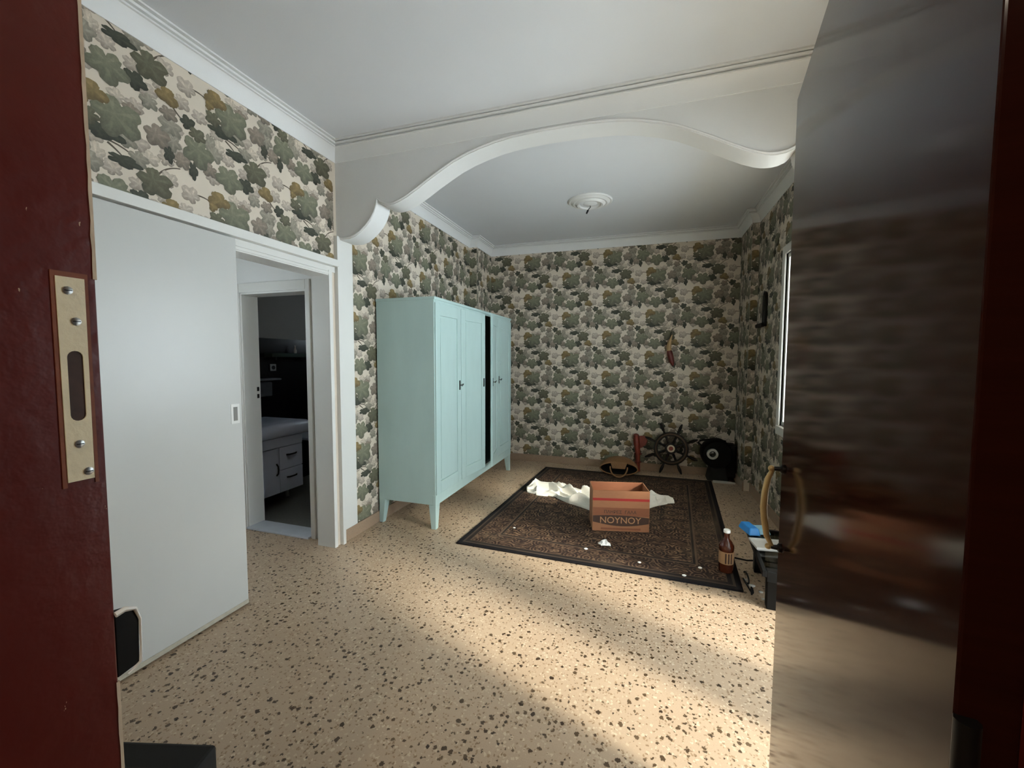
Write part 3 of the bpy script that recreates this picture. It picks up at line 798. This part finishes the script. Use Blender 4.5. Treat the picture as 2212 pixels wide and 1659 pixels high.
# ------------------------------------------------------------------ wardrobe
wd = thing('wardrobe', 'old mint green painted wardrobe with two doors ajar', 'wardrobe', (-1.64, 3.012, 0.0))
WW, WD, WZ0, WZ1 = 1.975, 0.545, 0.205, 1.92
b = MB()
b.box(-WD, 0, 0, 0.022, WZ0, WZ1)                # near side
b.box(-WD, 0, WW - 0.022, WW, WZ0, WZ1)
b.box(-WD, -WD + 0.01, 0.022, WW - 0.022, WZ0, WZ1)
b.box(-WD + 0.01, -0.02, 0.022, WW - 0.022, WZ0 + 0.06, WZ0 + 0.085)
b.box(-WD + 0.01, -0.03, WW / 2 - 0.01, WW / 2 + 0.01, WZ0 + 0.085, WZ1 - 0.03)
b.build('carcass', M['mint'], wd, bevel=0.002)
MB().box(-WD - 0.003, 0.010, -0.006, WW + 0.006, WZ1 - 0.024, WZ1).build('top_board', M['mint'], wd, bevel=0.004)
MB().box(-0.024, 0.005, -0.003, WW + 0.003, WZ0 - 0.002, WZ0 + 0.082).build('bottom_rail', M['mint'], wd, bevel=0.003)
MB().box(-0.022, 0.002, 0.022, WW - 0.022, WZ1 - 0.045, WZ1 - 0.024).build('top_rail', M['mint'], wd)
for (x0, x1, y0, y1, dx, dy) in ((-0.062, 0.003, 0.0, 0.075, -0.018, 0.03), (-0.062, 0.003, WW - 0.075, WW, -0.018, -0.03), (-WD, -WD + 0.06, 0.0, 0.075, 0.012, 0.03), (-WD, -WD + 0.06, WW - 0.075, WW, 0.012, -0.03)):
    t = [x0, x1, y0, y1]; q = list(t)
    if dx < 0: q[0] += 0.022
    else: q[1] -= 0.022
    if dy > 0: q[3] -= 0.034
    else: q[2] += 0.034
    MB().taper(q, t, 0.0, WZ0 - (0.0022 if dx < 0 else 0.0)).build('leg', M['mint'], wd, bevel=0.003)
DW = (WW - 0.016) / 4
ZD0, ZD1 = WZ0 + 0.086, WZ1 - 0.047
def wdoor(yh, sgn, deg, key):
    """yh: hinge line, sgn +1 door runs to +y; deg open outwards; built in a local frame along +y"""
    o_ = MB(); t = 0.022; st = 0.075
    w = DW - 0.009
    A = lambda p0, p1, q0, q1, r0, r1: o_.box(p0, p1, min(sgn * q0, sgn * q1), max(sgn * q0, sgn * q1), r0, r1)
    A(-0.006, t - 0.006, 0.0, st, ZD0, ZD1); A(-0.006, t - 0.006, w - st, w, ZD0, ZD1)
    A(-0.006, t - 0.006, st, w - st, ZD0, ZD0 + 0.10); A(-0.006, t - 0.006, st, w - st, ZD1 - 0.10, ZD1)
    d = o_.build('door', M['mint'], wd, bevel=0.0025, loc=(-0.004, yh, 0), rot=(0, 0, -sgn * math.radians(deg)))
    p = MB(); y0, y1 = sorted((sgn * st, sgn * (w - st)))
    p.box(-0.002, 0.009, y0, y1, ZD0 + 0.10, ZD1 - 0.10)
    p.box(0.009, 0.013, y0 + 0.015, y1 - 0.015, ZD0 + 0.115, ZD1 - 0.115)
    p.build('door_panel', M['mint'], d, bevel=0.002)
    yk = sgn * (w - 0.032)
    e = MB().box(0.0155, 0.0195, yk - 0.011, yk + 0.011, 1.135, 1.22).build('escutcheon', M['iron'], d, bevel=0.001)
    if key:
        MB().tube([(0.017, yk, 1.178), (0.040, yk, 1.178)], 0.0035, 6).tube([(0.040, yk - 0.012, 1.178), (0.048, yk - 0.012, 1.186), (0.054, yk, 1.190), (0.048, yk + 0.012, 1.186), (0.042, yk + 0.012, 1.176), (0.040, yk, 1.170)], 0.0035, 6, closed=True).build('key', M['iron'], d)
    return d
wdoor(0.008, 1, 0.0, True)
wdoor(0.008 + DW, 1, 5.5, False)
wdoor(0.008 + 3 * DW, -1, 13.5, True)
wdoor(0.008 + 4 * DW, -1, 0.0, True)
MB().box(-0.03, -0.006, 0.008 + 3 * DW - 0.002, 0.008 + 3 * DW + 0.011, ZD0 + 0.05, ZD1 - 0.02).build('gap_shade_strip', M['painted_shade'], wd)  # dark strip paints the shade in the gap between two doors
MB().box(-WD + 0.012, -WD + 0.016, 0.03, WW - 0.03, WZ0 + 0.09, WZ1 - 0.03).build('back_shade_sheet', M['painted_shade'], wd)  # dark sheet over the mint back paints the shade inside

# ------------------------------------------------------------------ rug
RC = [(-1.364, 2.828), (0.59, 2.768), (0.741, 5.225), (-1.23, 5.240)]
N = 24; rv = []; rf = []; uvs = []
rc_c = (-0.32, 4.02)
for top in (1, 0):
    for i in range(N + 1):
        for j in range(N + 1):
            s, t = i / N, j / N
            x = (1 - s) * (1 - t) * RC[0][0] + s * (1 - t) * RC[1][0] + s * t * RC[2][0] + (1 - s) * t * RC[3][0]
            y = (1 - s) * (1 - t) * RC[0][1] + s * (1 - t) * RC[1][1] + s * t * RC[2][1] + (1 - s) * t * RC[3][1]
            z = (0.011 + 0.0025 * math.sin(5 * s + 3) * math.sin(7 * t + 1)) if top else 0.001
            rv.append((x, y, z)); uvs.append(((s - 0.5) * 1.96, (t - 0.5) * 2.46))
K = (N + 1) ** 2
for i in range(N):
    for j in range(N):
        a = i * (N + 1) + j
        rf.append((a, a + N + 1, a + N + 2, a + 1))
        rf.append((K + a, K + a + 1, K + a + N + 2, K + a + N + 1))
for i in range(N):
    for e in ((i * (N + 1), (i + 1) * (N + 1)), (i * (N + 1) + N, (i + 1) * (N + 1) + N), (i, i + 1), (N * (N + 1) + i, N * (N + 1) + i + 1)):
        rf.append((e[0], e[1], K + e[1], K + e[0]))
rme = bpy.data.meshes.new('oriental_rug'); rme.from_pydata(rv, [], rf); rme.materials.append(M['rug'])
ul = rme.uv_layers.new(name='UVMap')
ul.data.foreach_set('uv', [c for l in rme.loops for c in uvs[l.vertex_index]])
rbm = bmesh.new(); rbm.from_mesh(rme); bmesh.ops.recalc_face_normals(rbm, faces=rbm.faces); rbm.to_mesh(rme); rbm.free()
rug = bpy.data.objects.new('oriental_rug', rme); COL.objects.link(rug)
tag(rug, 'worn dark brown oriental rug with black border on the floor', 'rug')
RZ = 0.0135

# ------------------------------------------------------------------ cardboard box
cb_a = math.atan2(3.472 - 3.369, 0.046 + 0.406)
cb = thing('cardboard_box', 'brown cardboard milk carton box with red tape stripe standing on the rug', 'box', (-0.398, 3.382, RZ), cb_a)
BW, BD, BH = 0.455, 0.255, 0.335
MB().box(0, BW, 0, BD, 0, 0.006).build('bottom', M['card'], cb)
for q in ((0, BW, 0, 0.006), (0, BW, BD - 0.006, BD), (0, 0.006, 0.006, BD - 0.006), (BW - 0.006, BW, 0.006, BD - 0.006)):
    MB().box(*q, 0.006, BH).build('side', M['card'], cb)
MB().taper((0.03, BW - 0.03, BD - 0.012, BD - 0.007), (0.012, BW - 0.012, BD - 0.012, BD - 0.007), 0.18, BH - 0.001).build('inner_flap', M['card_dark'], cb)
MB().taper((0.03, BW - 0.03, 0.007, 0.011), (0.012, BW - 0.012, 0.007, 0.011), 0.18, BH - 0.001).build('inner_flap', M['card_dark'], cb)
MB().box(0.0, BW, -0.0012, 0.002, BH * 0.755, BH * 0.815).build('red_tape', M['ink_red'], cb)
MB().box(0.003, BW - 0.003, -0.0008, 0.002, BH * 0.38, BH * 0.585).build('printed_band', M['card_dark'], cb)
wv = []
for k in range(25):
    t = k / 24; wv.append((0.003 + (BW - 0.006) * t, BH * (0.375 + 0.035 * math.sin(PI * t) - 0.025 * t)))
for k in range(25):
    t = 1 - k / 24; wv.append((0.003 + (BW - 0.006) * t, BH * (0.225 - 0.085 * math.sin(PI * t) - 0.02 * t)))
MB().prism(wv, lambda a, b_, d: (a, d, b_), -0.0014, 0.002).build('dark_wave_band', M['ink'], cb)
def text(body, size, loc, mat, name, parent, sx=1.0):
    c = bpy.data.curves.new(name, 'FONT'); c.body = body; c.size = size; c.align_x = 'CENTER'; c.align_y = 'CENTER'; c.extrude = 0.0003; c.offset = size * 0.004
    t = bpy.data.objects.new(name, c); COL.objects.link(t)
    dg = bpy.context.evaluated_depsgraph_get(); dg.update()
    me = bpy.data.meshes.new_from_object(t.evaluated_get(dg))
    bpy.data.objects.remove(t)
    me.materials.clear(); me.materials.append(mat)
    o = bpy.data.objects.new(name, me); COL.objects.link(o); o.parent = parent
    o.location = loc; o.rotation_euler = (PI / 2, 0, 0); o.scale = (sx, 1, 1)
    return o
text('NOYNOY', 0.074, (BW * 0.49, -0.0020, BH * 0.268), M['letters'], 'brand_lettering', cb, 1.02)
text('\u03a0\u039b\u0397\u03a1\u0395\u03a3', 0.036, (BW * 0.36, -0.0016, BH * 0.475), M['ink'], 'small_lettering', cb)
text('\u0393\u0391\u039b\u0391', 0.036, (BW * 0.67, -0.0016, BH * 0.475), M['ink'], 'small_lettering', cb)
MB().box(BW * 0.15, BW * 0.85, -0.0008, 0.002, BH * 0.035, BH * 0.085).build('printed_strip', M['card_dark'], cb)

# ------------------------------------------------------------------ white cloth bundle
def bundle(name, spine, label, seed=3, M_=110, N_=60):
    """spine: (x, y, half width, height) stations"""
    rnd = random.Random(seed); ph = [rnd.uniform(0, 6.28) for _ in range(12)]
    vs = []; fs = []
    def lerp(s):
        k = s * (len(spine) - 1); i = min(int(k), len(spine) - 2); t = k - i; t = t * t * (3 - 2 * t)
        return [a + (b_ - a) * t for a, b_ in zip(spine[i], spine[i + 1])]
    for i in range(M_ + 1):
        s = i / M_; x, y, w, h = lerp(s); x2, y2, _, _ = lerp(min(1, s + 0.02)); x1, y1, _, _ = lerp(max(0, s - 0.02))
        dx, dy = x2 - x1, y2 - y1; l = math.hypot(dx, dy) or 1; nx, ny = -dy / l, dx / l
        for j in range(N_ + 1):
            t = -1 + 2 * j / N_
            edge = 1 + 0.10 * math.sin(11 * s + ph[0]) + 0.06 * math.sin(29 * s + ph[1] + t)
            prof_ = max(0.0, 1 - abs(t) ** 4) ** 0.5
            wob = 0.55 * math.sin(5 * s + ph[2]) + 0.30 * math.sin(13 * s + ph[3])
            r1 = 1 - abs(math.sin(3.1 * t + 2.2 * wob + ph[4]))
            r2 = 1 - abs(math.sin(6.7 * t - 1.7 * wob + 6 * s + ph[5]))
            r3 = 1 - abs(math.sin(17 * s + 1.9 * t + 1.2 * math.sin(4 * t + ph[6])))
            fold = 0.62 * r1 ** 1.6 + 0.30 * r2 ** 2 + 0.34 * r3 ** 2.5
            z = RZ + 0.004 + h * prof_ * (0.10 + 1.05 * fold)
            if j in (0, N_): z = RZ
            vs.append((x + nx * w * t * edge, y + ny * w * t * edge, z))
    for i in range(M_):
        for j in range(N_):
            a = i * (N_ + 1) + j; fs.append((a, a + N_ + 1, a + N_ + 2, a + 1))
    c = len(vs)
    for i in range(M_ + 1):
        vs.append((vs[i * (N_ + 1)][0], vs[i * (N_ + 1)][1], RZ)); vs.append((vs[i * (N_ + 1) + N_][0], vs[i * (N_ + 1) + N_][1], RZ))
    for i in range(M_): fs.append((c + 2 * i, c + 2 * i + 1, c + 2 * i + 3, c + 2 * i + 2))
    return tag(MB().add(vs, fs).build(name, M['cloth'], smooth=70), label, 'cloth')
bundle('crumpled_cloth', [(-1.19, 4.20, 0.05, 0.05), (-1.09, 4.24, 0.15, 0.10), (-0.95, 4.26, 0.17, 0.10), (-0.80, 4.20, 0.14, 0.10), (-0.62, 4.12, 0.18, 0.11), (-0.40, 4.06, 0.24, 0.12), (-0.10, 4.16, 0.20, 0.11), (0.08, 4.27, 0.13, 0.10), (0.19, 4.32, 0.09, 0.06), (0.28, 4.33, 0.05, 0.025)],
       'crumpled white cloth lying on the rug behind the cardboard box')
ps = MB(); pv = []
rnd = random.Random(5)
for i in range(7):
    for j in range(6):
        pv.append((0.085 * (i / 6 - 0.5) + rnd.uniform(-0.006, 0.006), 0.075 * (j / 5 - 0.5) + rnd.uniform(-0.006, 0.006), 0.003 + 0.032 * max(0, math.sin(PI * i / 6) * math.sin(PI * j / 5)) + rnd.uniform(0, 0.014)))
ps.add(pv, [(i * 6 + j, (i + 1) * 6 + j, (i + 1) * 6 + j + 1, i * 6 + j + 1) for i in range(6) for j in range(5)])
tag(ps.build('paper_scrap', M['scrap'], loc=(-0.277, 3.135, RZ), rot=(0, 0, 0.5)), 'crumpled white paper scrap on the rug in front of the box', 'paper')
for (x, y, r, lab) in ((-1.02, 3.22, 0.010, 'tiny white fleck near the left edge of the rug'), (-0.40, 3.02, 0.013, 'tiny white fleck left of the crumpled paper scrap'),
                       (-0.02, 2.93, 0.011, 'tiny white fleck on the front border of the rug'), (0.26, 2.84, 0.012, 'tiny pale crumb at the front edge of the rug'), (0.37, 2.98, 0.012, 'tiny pale crumb left of the brown bottle')):
    fl = MB().ball((0, 0, r * 0.4), r, 7, 4, 1.2, 0.9, 0.45)
    tag(fl.build('paper_fleck', M['scrap'], loc=(x, y, RZ)), lab, 'paper', 'paper flecks on the rug')

# ------------------------------------------------------------------ brown bottle
bt = thing('brown_bottle', 'brown plastic bottle with white cap and striped label on the rug corner', 'bottle', (0.528, 2.995, RZ))
MB().lathe([(0.036, 0.0), (0.044, 0.006), (0.045, 0.05), (0.0445, 0.055), (0.0445, 0.148), (0.046, 0.152), (0.0465, 0.175), (0.045, 0.183), (0.030, 0.208), (0.017, 0.224), (0.0165, 0.250)], n=28).build('body', M['amber'], bt, smooth=40)
MB().lathe([(0.0452, 0.062), (0.0455, 0.063), (0.0455, 0.142), (0.0452, 0.143)], n=28).build('label', M['label_paper'], bt, smooth=40)
for k in range(3):
    a = math.radians(-105 + 22 * k) + 0.05
    q = MB(); pts = []
    for z in (0.068, 0.136):
        for da in (-0.10, 0.10):
            pts.append((0.0462 * math.cos(a + da), 0.0462 * math.sin(a + da), z))
    q.add(pts + [(x * 0.985, y * 0.985, z) for x, y, z in pts], [(0, 1, 3, 2), (4, 6, 7, 5), (0, 4, 5, 1), (2, 3, 7, 6), (0, 2, 6, 4), (1, 5, 7, 3)]).build('label_stripe', M['ink'], bt)
MB().lathe([(0.0175, 0.250), (0.0185, 0.253), (0.0185, 0.262), (0.0175, 0.266)], n=20).build('neck_ring', M['amber'], bt, smooth=40)
MB().lathe([(0.0205, 0.264), (0.0210, 0.268), (0.0210, 0.279), (0.0195, 0.283)], n=20).build('cap', M['cap'], bt, smooth=40)

# ------------------------------------------------------------------ low black stand with packets
ts_a = math.atan2(3.18 - 2.52, 0.675 - 0.625) - PI / 2
ts = thing('low_stand', 'low black stand with a glass top beside the dark door', 'stand', (0.628, 2.535, 0.0), ts_a)
TW, TD, TH = 0.36, 0.66, 0.262
fr_ = MB()
fr_.box(0, 0.022, 0, TD, TH - 0.035, TH); fr_.box(TW - 0.022, TW, 0, TD, TH - 0.035, TH)
fr_.box(0.022, TW - 0.022, 0, 0.05, TH - 0.06, TH); fr_.box(0.022, TW - 0.022, TD - 0.022, TD, TH - 0.035, TH)
fr_.build('frame', M['black'], ts, bevel=0.003)
def dark_glass():
    m = bpy.data.materials.new('smoked_glass'); m.use_nodes = True
    t = m.node_tree; t.nodes.clear()
    o = t.nodes.new('ShaderNodeOutputMaterial'); mx = t.nodes.new('ShaderNodeMixShader')
    tr_ = t.nodes.new('ShaderNodeBsdfTransparent'); gl = t.nodes.new('ShaderNodeBsdfGlossy')
    tr_.inputs['Color'].default_value = (0.42, 0.44, 0.40, 1); gl.inputs['Roughness'].default_value = 0.05; mx.inputs[0].default_value = 0.12
    t.links.new(tr_.outputs[0], mx.inputs[1]); t.links.new(gl.outputs[0], mx.inputs[2]); t.links.new(mx.outputs[0], o.inputs[0])
    return m
M['smoked'] = dark_glass()
MB().box(0.018, TW - 0.018, 0.045, TD - 0.018, TH - 0.012, TH - 0.005).build('glass_top', M['smoked'], ts)
for x, y in ((0.072, 0.12), (TW - 0.06, 0.12), (0.072, TD - 0.10), (TW - 0.06, TD - 0.10)):
    MB().box(x - 0.030, x + 0.030, y - 0.030, y + 0.030, 0.0, TH - 0.034).build('leg', M['black'], ts, bevel=0.004)
tz = TH + 0.001
bp = thing('blue_packet', 'bright blue and pale plastic packet on the black stand', 'packet', (0.665, 3.02, tz - 0.002), 0.25)
MB().taper((0.0, 0.075, 0.0, 0.16), (0.01, 0.065, 0.015, 0.14), 0.0, 0.045).build('pouch', M['blue'], bp, bevel=0.006)
MB().taper((0.07, 0.15, 0.02, 0.13), (0.08, 0.14, 0.03, 0.12), 0.0, 0.03).build('pale_flap', M['pale_blue'], bp, bevel=0.005)
gt = thing('grey_tray', 'pale grey shallow tray lying on the black stand', 'tray', (0.665, 2.80, tz - 0.002), 0.10)
MB().taper((0.0, 0.24, 0.0, 0.13), (-0.008, 0.248, -0.008, 0.138), 0.0, 0.012).build('base', M['grey_tray'], gt, bevel=0.003)
rm = MB(); rm.box(-0.01, 0.25, -0.01, 0.0, 0.010, 0.024); rm.box(-0.01, 0.25, 0.13, 0.14, 0.010, 0.024); rm.box(-0.01, 0.0, 0.0, 0.13, 0.010, 0.024); rm.box(0.24, 0.25, 0.0, 0.13, 0.010, 0.024)
rm.build('rim', M['grey_tray'], gt, bevel=0.002)
# cable and crumbs under the stand
cpts = []
for k in range(40):
    t = k / 39
    cpts.append((0.628 + 0.016 * math.sin(9 * t) + 0.010 * t, 2.74 + 0.26 * t + 0.05 * math.sin(15 * t), 0.006 + 0.006 * (1 + math.sin(17 * t))))
tag(MB().tube(cpts, 0.005, 6).build('power_cable', M['black_matt'], smooth=60), 'tangled black cable on the floor under the low stand', 'cable')
tag(MB().tube([(0.625, 3.24, 0.006), (0.70, 3.225, 0.005), (0.80, 3.25, 0.006), (0.98, 3.24, 0.005)], 0.005, 6).build('power_cable', M['black_matt'], smooth=60), 'straight black cable between the bottle and the low stand', 'cable')
for k, (x, y, r, lab) in enumerate(((0.655, 2.86, 0.016, 'largest pale crumb in the cable tangle'), (0.69, 2.80, 0.012, 'small pale crumb nearest the black stand leg'), (0.63, 2.93, 0.012, 'small pale crumb beside the rug edge'), (0.685, 2.72, 0.010, 'small pale crumb in front of the black cable'))):
    tag(MB().ball((0, 0, r * 0.5), r, 7, 5, 1.2, 0.9, 0.55).build('plaster_crumb', M['grey_tray'], loc=(x, y, 0.0)), lab, 'crumb', 'crumbs under the stand')

# ------------------------------------------------------------------ ship's wheel
sw = thing('ship_helm', 'dark wooden ship steering wheel with pale brass hub leaning on the back wall', 'ship wheel', (0.300, 5.37, 0.332))
sw.rotation_euler = (math.radians(-9), 0, 0)
def ring(r0, r1, y0, y1, n=48):
    m_ = MB(); vs = []; fs = []
    for k in range(n):
        a = 2 * PI * k / n; c, s_ = math.cos(a), math.sin(a)
        vs += [(r0 * c, y0, r0 * s_), (r1 * c, y0, r1 * s_), (r1 * c, y1, r1 * s_), (r0 * c, y1, r0 * s_)]
    for k in range(n):
        a, d = 4 * k, 4 * ((k + 1) % n)
        for q in range(4): fs.append((a + q, a + (q + 1) % 4, d + (q + 1) % 4, d + q))
    return m_.add(vs, fs)
ring(0.150, 0.200, -0.020, 0.020).build('rim', M['dark_wood'], sw, smooth=40, bevel=0.003)
ring(0.168, 0.182, -0.025, -0.019).build('rim_band', paint('dark_brass_band', (70, 52, 34), 0.4, 0.2, 20, metal=0.5), sw, smooth=40)
MB().lathe([(0.066, -0.022), (0.070, -0.015), (0.070, 0.02), (0.05, 0.025)], axis='y').build('hub', M['dark_wood'], sw, smooth=40)
ring(0.026, 0.044, -0.032, -0.02, 28).build('hub_ring', paint('pale_brass_ring', (196, 178, 156), 0.4, 0.15, 40, metal=0.4), sw, smooth=40)
MB().lathe([(0.024, -0.027), (0.024, -0.02)], axis='y', n=20).build('hub_cap', M['red_wood'], sw)
for k in range(8):
    a = PI / 8 + 2 * PI * k / 8
    c, s_ = math.cos(a), math.sin(a)
    prf = [(0.05, 0.013), (0.09, 0.017), (0.12, 0.012), (0.15, 0.016), (0.20, 0.014), (0.215, 0.010), (0.24, 0.017), (0.275, 0.019), (0.30, 0.014), (0.325, 0.008)]
    MB().tube([(r * c, 0, r * s_) for r, _ in prf], [q for _, q in prf], 10).build('spoke', M['dark_wood'], sw, smooth=50)

# ------------------------------------------------------------------ red carved ornament
ro = thing('carved_figure', 'red carved wooden figure leaning on the wall left of the ship wheel', 'ornament', (-0.075, 5.40, 0.0))
ro.rotation_euler = (math.radians(-7), 0, 0)
MB().tube([(0.0, 0, 0.012), (0.0, 0, 0.02), (-0.005, 0, 0.10), (-0.012, 0, 0.22), (-0.02, 0, 0.32), (-0.03, 0, 0.40), (-0.035, 0, 0.455)], [0.036, 0.042, 0.044, 0.052, 0.062, 0.066, 0.044], 12, flat=0.6).build('body', M['red_wood'], ro, smooth=60)
MB().prism([(-0.005, 0.30), (0.04, 0.31), (0.085, 0.345), (0.105, 0.40), (0.095, 0.445), (0.05, 0.46), (0.0, 0.455)], lambda a, b_, d: (a, d, b_), -0.02, 0.022).build('wing', M['red_wood'], ro, bevel=0.008)
MB().ball((-0.035, -0.008, 0.46), 0.034, 12, 8, 1.0, 0.8, 0.7).build('head', M['dark_red'], ro, smooth=70)
for z in (0.12, 0.22): MB().lathe([(0.043, z), (0.047, z + 0.008), (0.043, z + 0.016)], (-0.008, 0, 0), n=14).build('carved_band', M['dark_red'], ro, smooth=50)

# ------------------------------------------------------------------ straw basket
kb = thing('straw_basket', 'brown straw basket lying on its side with looped handle in front of the back wall', 'basket', (-0.298, 5.12, 0.014), 0.06)
def oval(cx, cz, rx, rz, y, n=36): return [(cx + rx * math.cos(2 * PI * k / n), y, cz + rz * math.sin(2 * PI * k / n)) for k in range(n)]
def loft(rings, close_last=True):
    m_ = MB(); n = len(rings[0]); vs = [p for r in rings for p in r]; fs = []
    for i in range(len(rings) - 1):
        for k in range(n): fs.append((i * n + k, i * n + (k + 1) % n, (i + 1) * n + (k + 1) % n, (i + 1) * n + k))
    if close_last: fs.append(tuple(range((len(rings) - 1) * n, len(rings) * n)))
    return m_.add(vs, fs)
loft([oval(0, 0.082, 0.225, 0.080, 0.0), oval(0, 0.095, 0.225, 0.092, 0.08), oval(0, 0.10, 0.19, 0.098, 0.17), oval(0, 0.09, 0.12, 0.07, 0.22)]).build('body', M['straw'], kb, smooth=60)
loft([oval(0, 0.080, 0.214, 0.071, 0.001), oval(0, 0.090, 0.205, 0.078, 0.08), oval(0, 0.09, 0.15, 0.07, 0.15)]).build('inner_shade', M['black_matt'], kb, smooth=60)  # black inner shell, shade inside the basket put into its colour
MB().tube(oval(0, 0.081, 0.221, 0.077, -0.001), 0.008, 8, closed=True).build('rim', M['straw'], kb, smooth=60)
MB().prism([(-0.10, 0.165), (0.10, 0.165), (0.075, 0.085), (-0.075, 0.085)], lambda a, b_, d: (a, d - 0.25 * (0.165 - b_), b_), -0.006, 0.002).build('flap', M['straw'], kb, bevel=0.003)
hp = []
for k in range(17):
    a = PI * k / 16; hp.append((-0.10 * math.cos(a), -0.03 - 0.13 * math.sin(a), 0.085 * (1 - math.sin(a)) + RZ + 0.008))
MB().tube(hp, 0.009, 8).build('handle', M['straw'], kb, smooth=60)

# ------------------------------------------------------------------ black lamp with chrome bezel in the corner
lm = thing('ship_lamp', 'black round ship lamp with chrome bezel in the right back corner', 'lamp', (0.80, 5.36, 0.0))
MB().lathe([(0.08, -0.10), (0.15, -0.10), (0.172, -0.06), (0.172, 0.07), (0.14, 0.10), (0.06, 0.11)], (0.0, 0, 0.315), 'y', 28).build('drum', M['black'], lm, smooth=35)
MB().box(0.06, 0.20, -0.07, 0.11, 0.05, 0.43).build('side_block', M['black'], lm, bevel=0.012)
MB().taper((-0.10, 0.13, -0.09, 0.10), (-0.07, 0.10, -0.07, 0.08), 0.0, 0.17).build('foot', M['black_matt'], lm, bevel=0.01)
tb = ring(0.036, 0.060, -0.135, -0.095, 32)
tb.v = [(x - 0.055, y, z + 0.325) for x, y, z in tb.v]
tb.build('chrome_bezel', paint('tarnished_chrome', (200, 198, 190), 0.35, 0.15, 30, metal=0.25), lm, smooth=40)
MB().lathe([(0.036, -0.118), (0.030, -0.124), (0.0, -0.127)], (-0.055, 0, 0.325), 'y', 20).build('lens', M['smoked'], lm, smooth=60)
MB().tube([(-0.15, 0, 0.38), (-0.20, 0, 0.43), (-0.18, 0, 0.455), (-0.05, 0, 0.475), (0.10, 0, 0.46)], 0.012, 8).build('carry_handle', M['black'], lm, smooth=60)
tag(MB().box(0.755, 0.985, 5.20, 5.235, 0.0, 0.022).build('white_lath', M['grey_tray'], bevel=0.003), 'short pale lath on the floor under the black lamp', 'lath')

# ------------------------------------------------------------------ horn on the back wall
hn = thing('powder_horn', 'curved tan horn with dark red tassel hanging on the back wall', 'ornament', (0.275, YB - 0.035, 1.36))
MB().tube([(0.012, 0, 0.36), (0.0, 0, 0.32), (-0.014, 0, 0.27), (-0.022, 0, 0.21), (-0.016, 0, 0.15)], [0.006, 0.012, 0.022, 0.028, 0.030], 12).build('horn', M['horn'], hn, smooth=60)
MB().tube([(-0.017, 0, 0.165), (-0.008, 0, 0.12), (0.008, 0, 0.06), (0.020, 0, 0.02), (0.032, 0, -0.02)], [0.031, 0.036, 0.034, 0.026, 0.010], 12).build('tassel', M['dark_red'], hn, smooth=60)
MB().tube([(0.012, 0, 0.36), (0.03, 0.01, 0.40), (0.018, 0.028, 0.425), (0.004, 0.01, 0.40), (-0.004, 0, 0.33)], 0.004, 6).build('cord', M['iron'], hn, smooth=60)
MB().lathe([(0.006, -0.012), (0.003, -0.008), (0.003, 0.034)], (0.017, 0, 0.43), 'y', 8).build('nail', M['iron'], hn)

# ------------------------------------------------------------------ dark hook ornament on the right wall
hk = thing('wall_hook', 'dark L-shaped wooden ornament hanging on the right wall', 'ornament', (XR, 4.60, 1.74))
MB().box(-0.035, -0.006, -0.035, 0.035, 0.02, 0.30).build('back_board', M['black_matt'], hk, bevel=0.006)
MB().box(-0.05, -0.004, -0.03, 0.22, 0.0, 0.035).build('arm', M['black_matt'], hk, bevel=0.006)
MB().ball((-0.02, 0, 0.305), 0.032, 10, 6, 0.6, 1, 1).build('finial', M['black_matt'], hk, smooth=60)

# ------------------------------------------------------------------ ceiling rosette with wire
rs = thing('ceiling_rosette', 'round white plaster ceiling rosette with a dangling wire', 'rosette', (-0.565, 4.22, ZC))
MB().lathe([(0.215, 0.0), (0.215, -0.006), (0.205, -0.014), (0.192, -0.012), (0.180, -0.018), (0.165, -0.028), (0.148, -0.026), (0.140, -0.034), (0.125, -0.044), (0.108, -0.042), (0.098, -0.030), (0.070, -0.026), (0.050, -0.036), (0.030, -0.044), (0.008, -0.046)], n=48).build('medallion', M['white'], rs, smooth=30)
MB().tube([(0, 0, -0.044), (0.004, -0.004, -0.060), (-0.012, -0.010, -0.080), (-0.020, -0.012, -0.094)], 0.004, 6).build('wire', M['black_matt'], rs)
MB().tube([(-0.018, -0.012, -0.090), (-0.032, -0.016, -0.122)], [0.010, 0.008], 8).build('wire_connector', M['black_matt'], rs)

# ------------------------------------------------------------------ unseen bulb added behind the viewer to brighten the door jamb
hb = thing('jamb_fill_lamp', 'bare bulb added behind the viewer to brighten the door jamb', 'lamp', (-0.45, -0.75, ZC))
MB().tube([(0, 0, 0), (0, 0, -0.30)], 0.004, 6).build('cord', M['black_matt'], hb)
MB().lathe([(0.018, -0.36), (0.020, -0.32), (0.012, -0.29)], n=12).build('socket', M['black'], hb, smooth=40)
bulb = NT('fill_bulb_glow'); bulb.set(Emission_Strength=12.0); bulb.b.inputs['Emission Color'].default_value = (1.0, 0.85, 0.65, 1)
MB().ball((0, 0, -0.405), 0.032, 14, 10, 1, 1, 1.25).build('bulb', bulb.m, hb, smooth=80)
pl = bpy.data.lights.new('jamb_fill_light', 'POINT'); pl.energy = 27.0; pl.color = (1.0, 0.86, 0.68); pl.shadow_soft_size = 0.035  # added fill light for the jamb and strike plate
plo = bpy.data.objects.new('jamb_fill_light', pl); COL.objects.link(plo); plo.location = (-0.45, -0.75, ZC - 0.50)
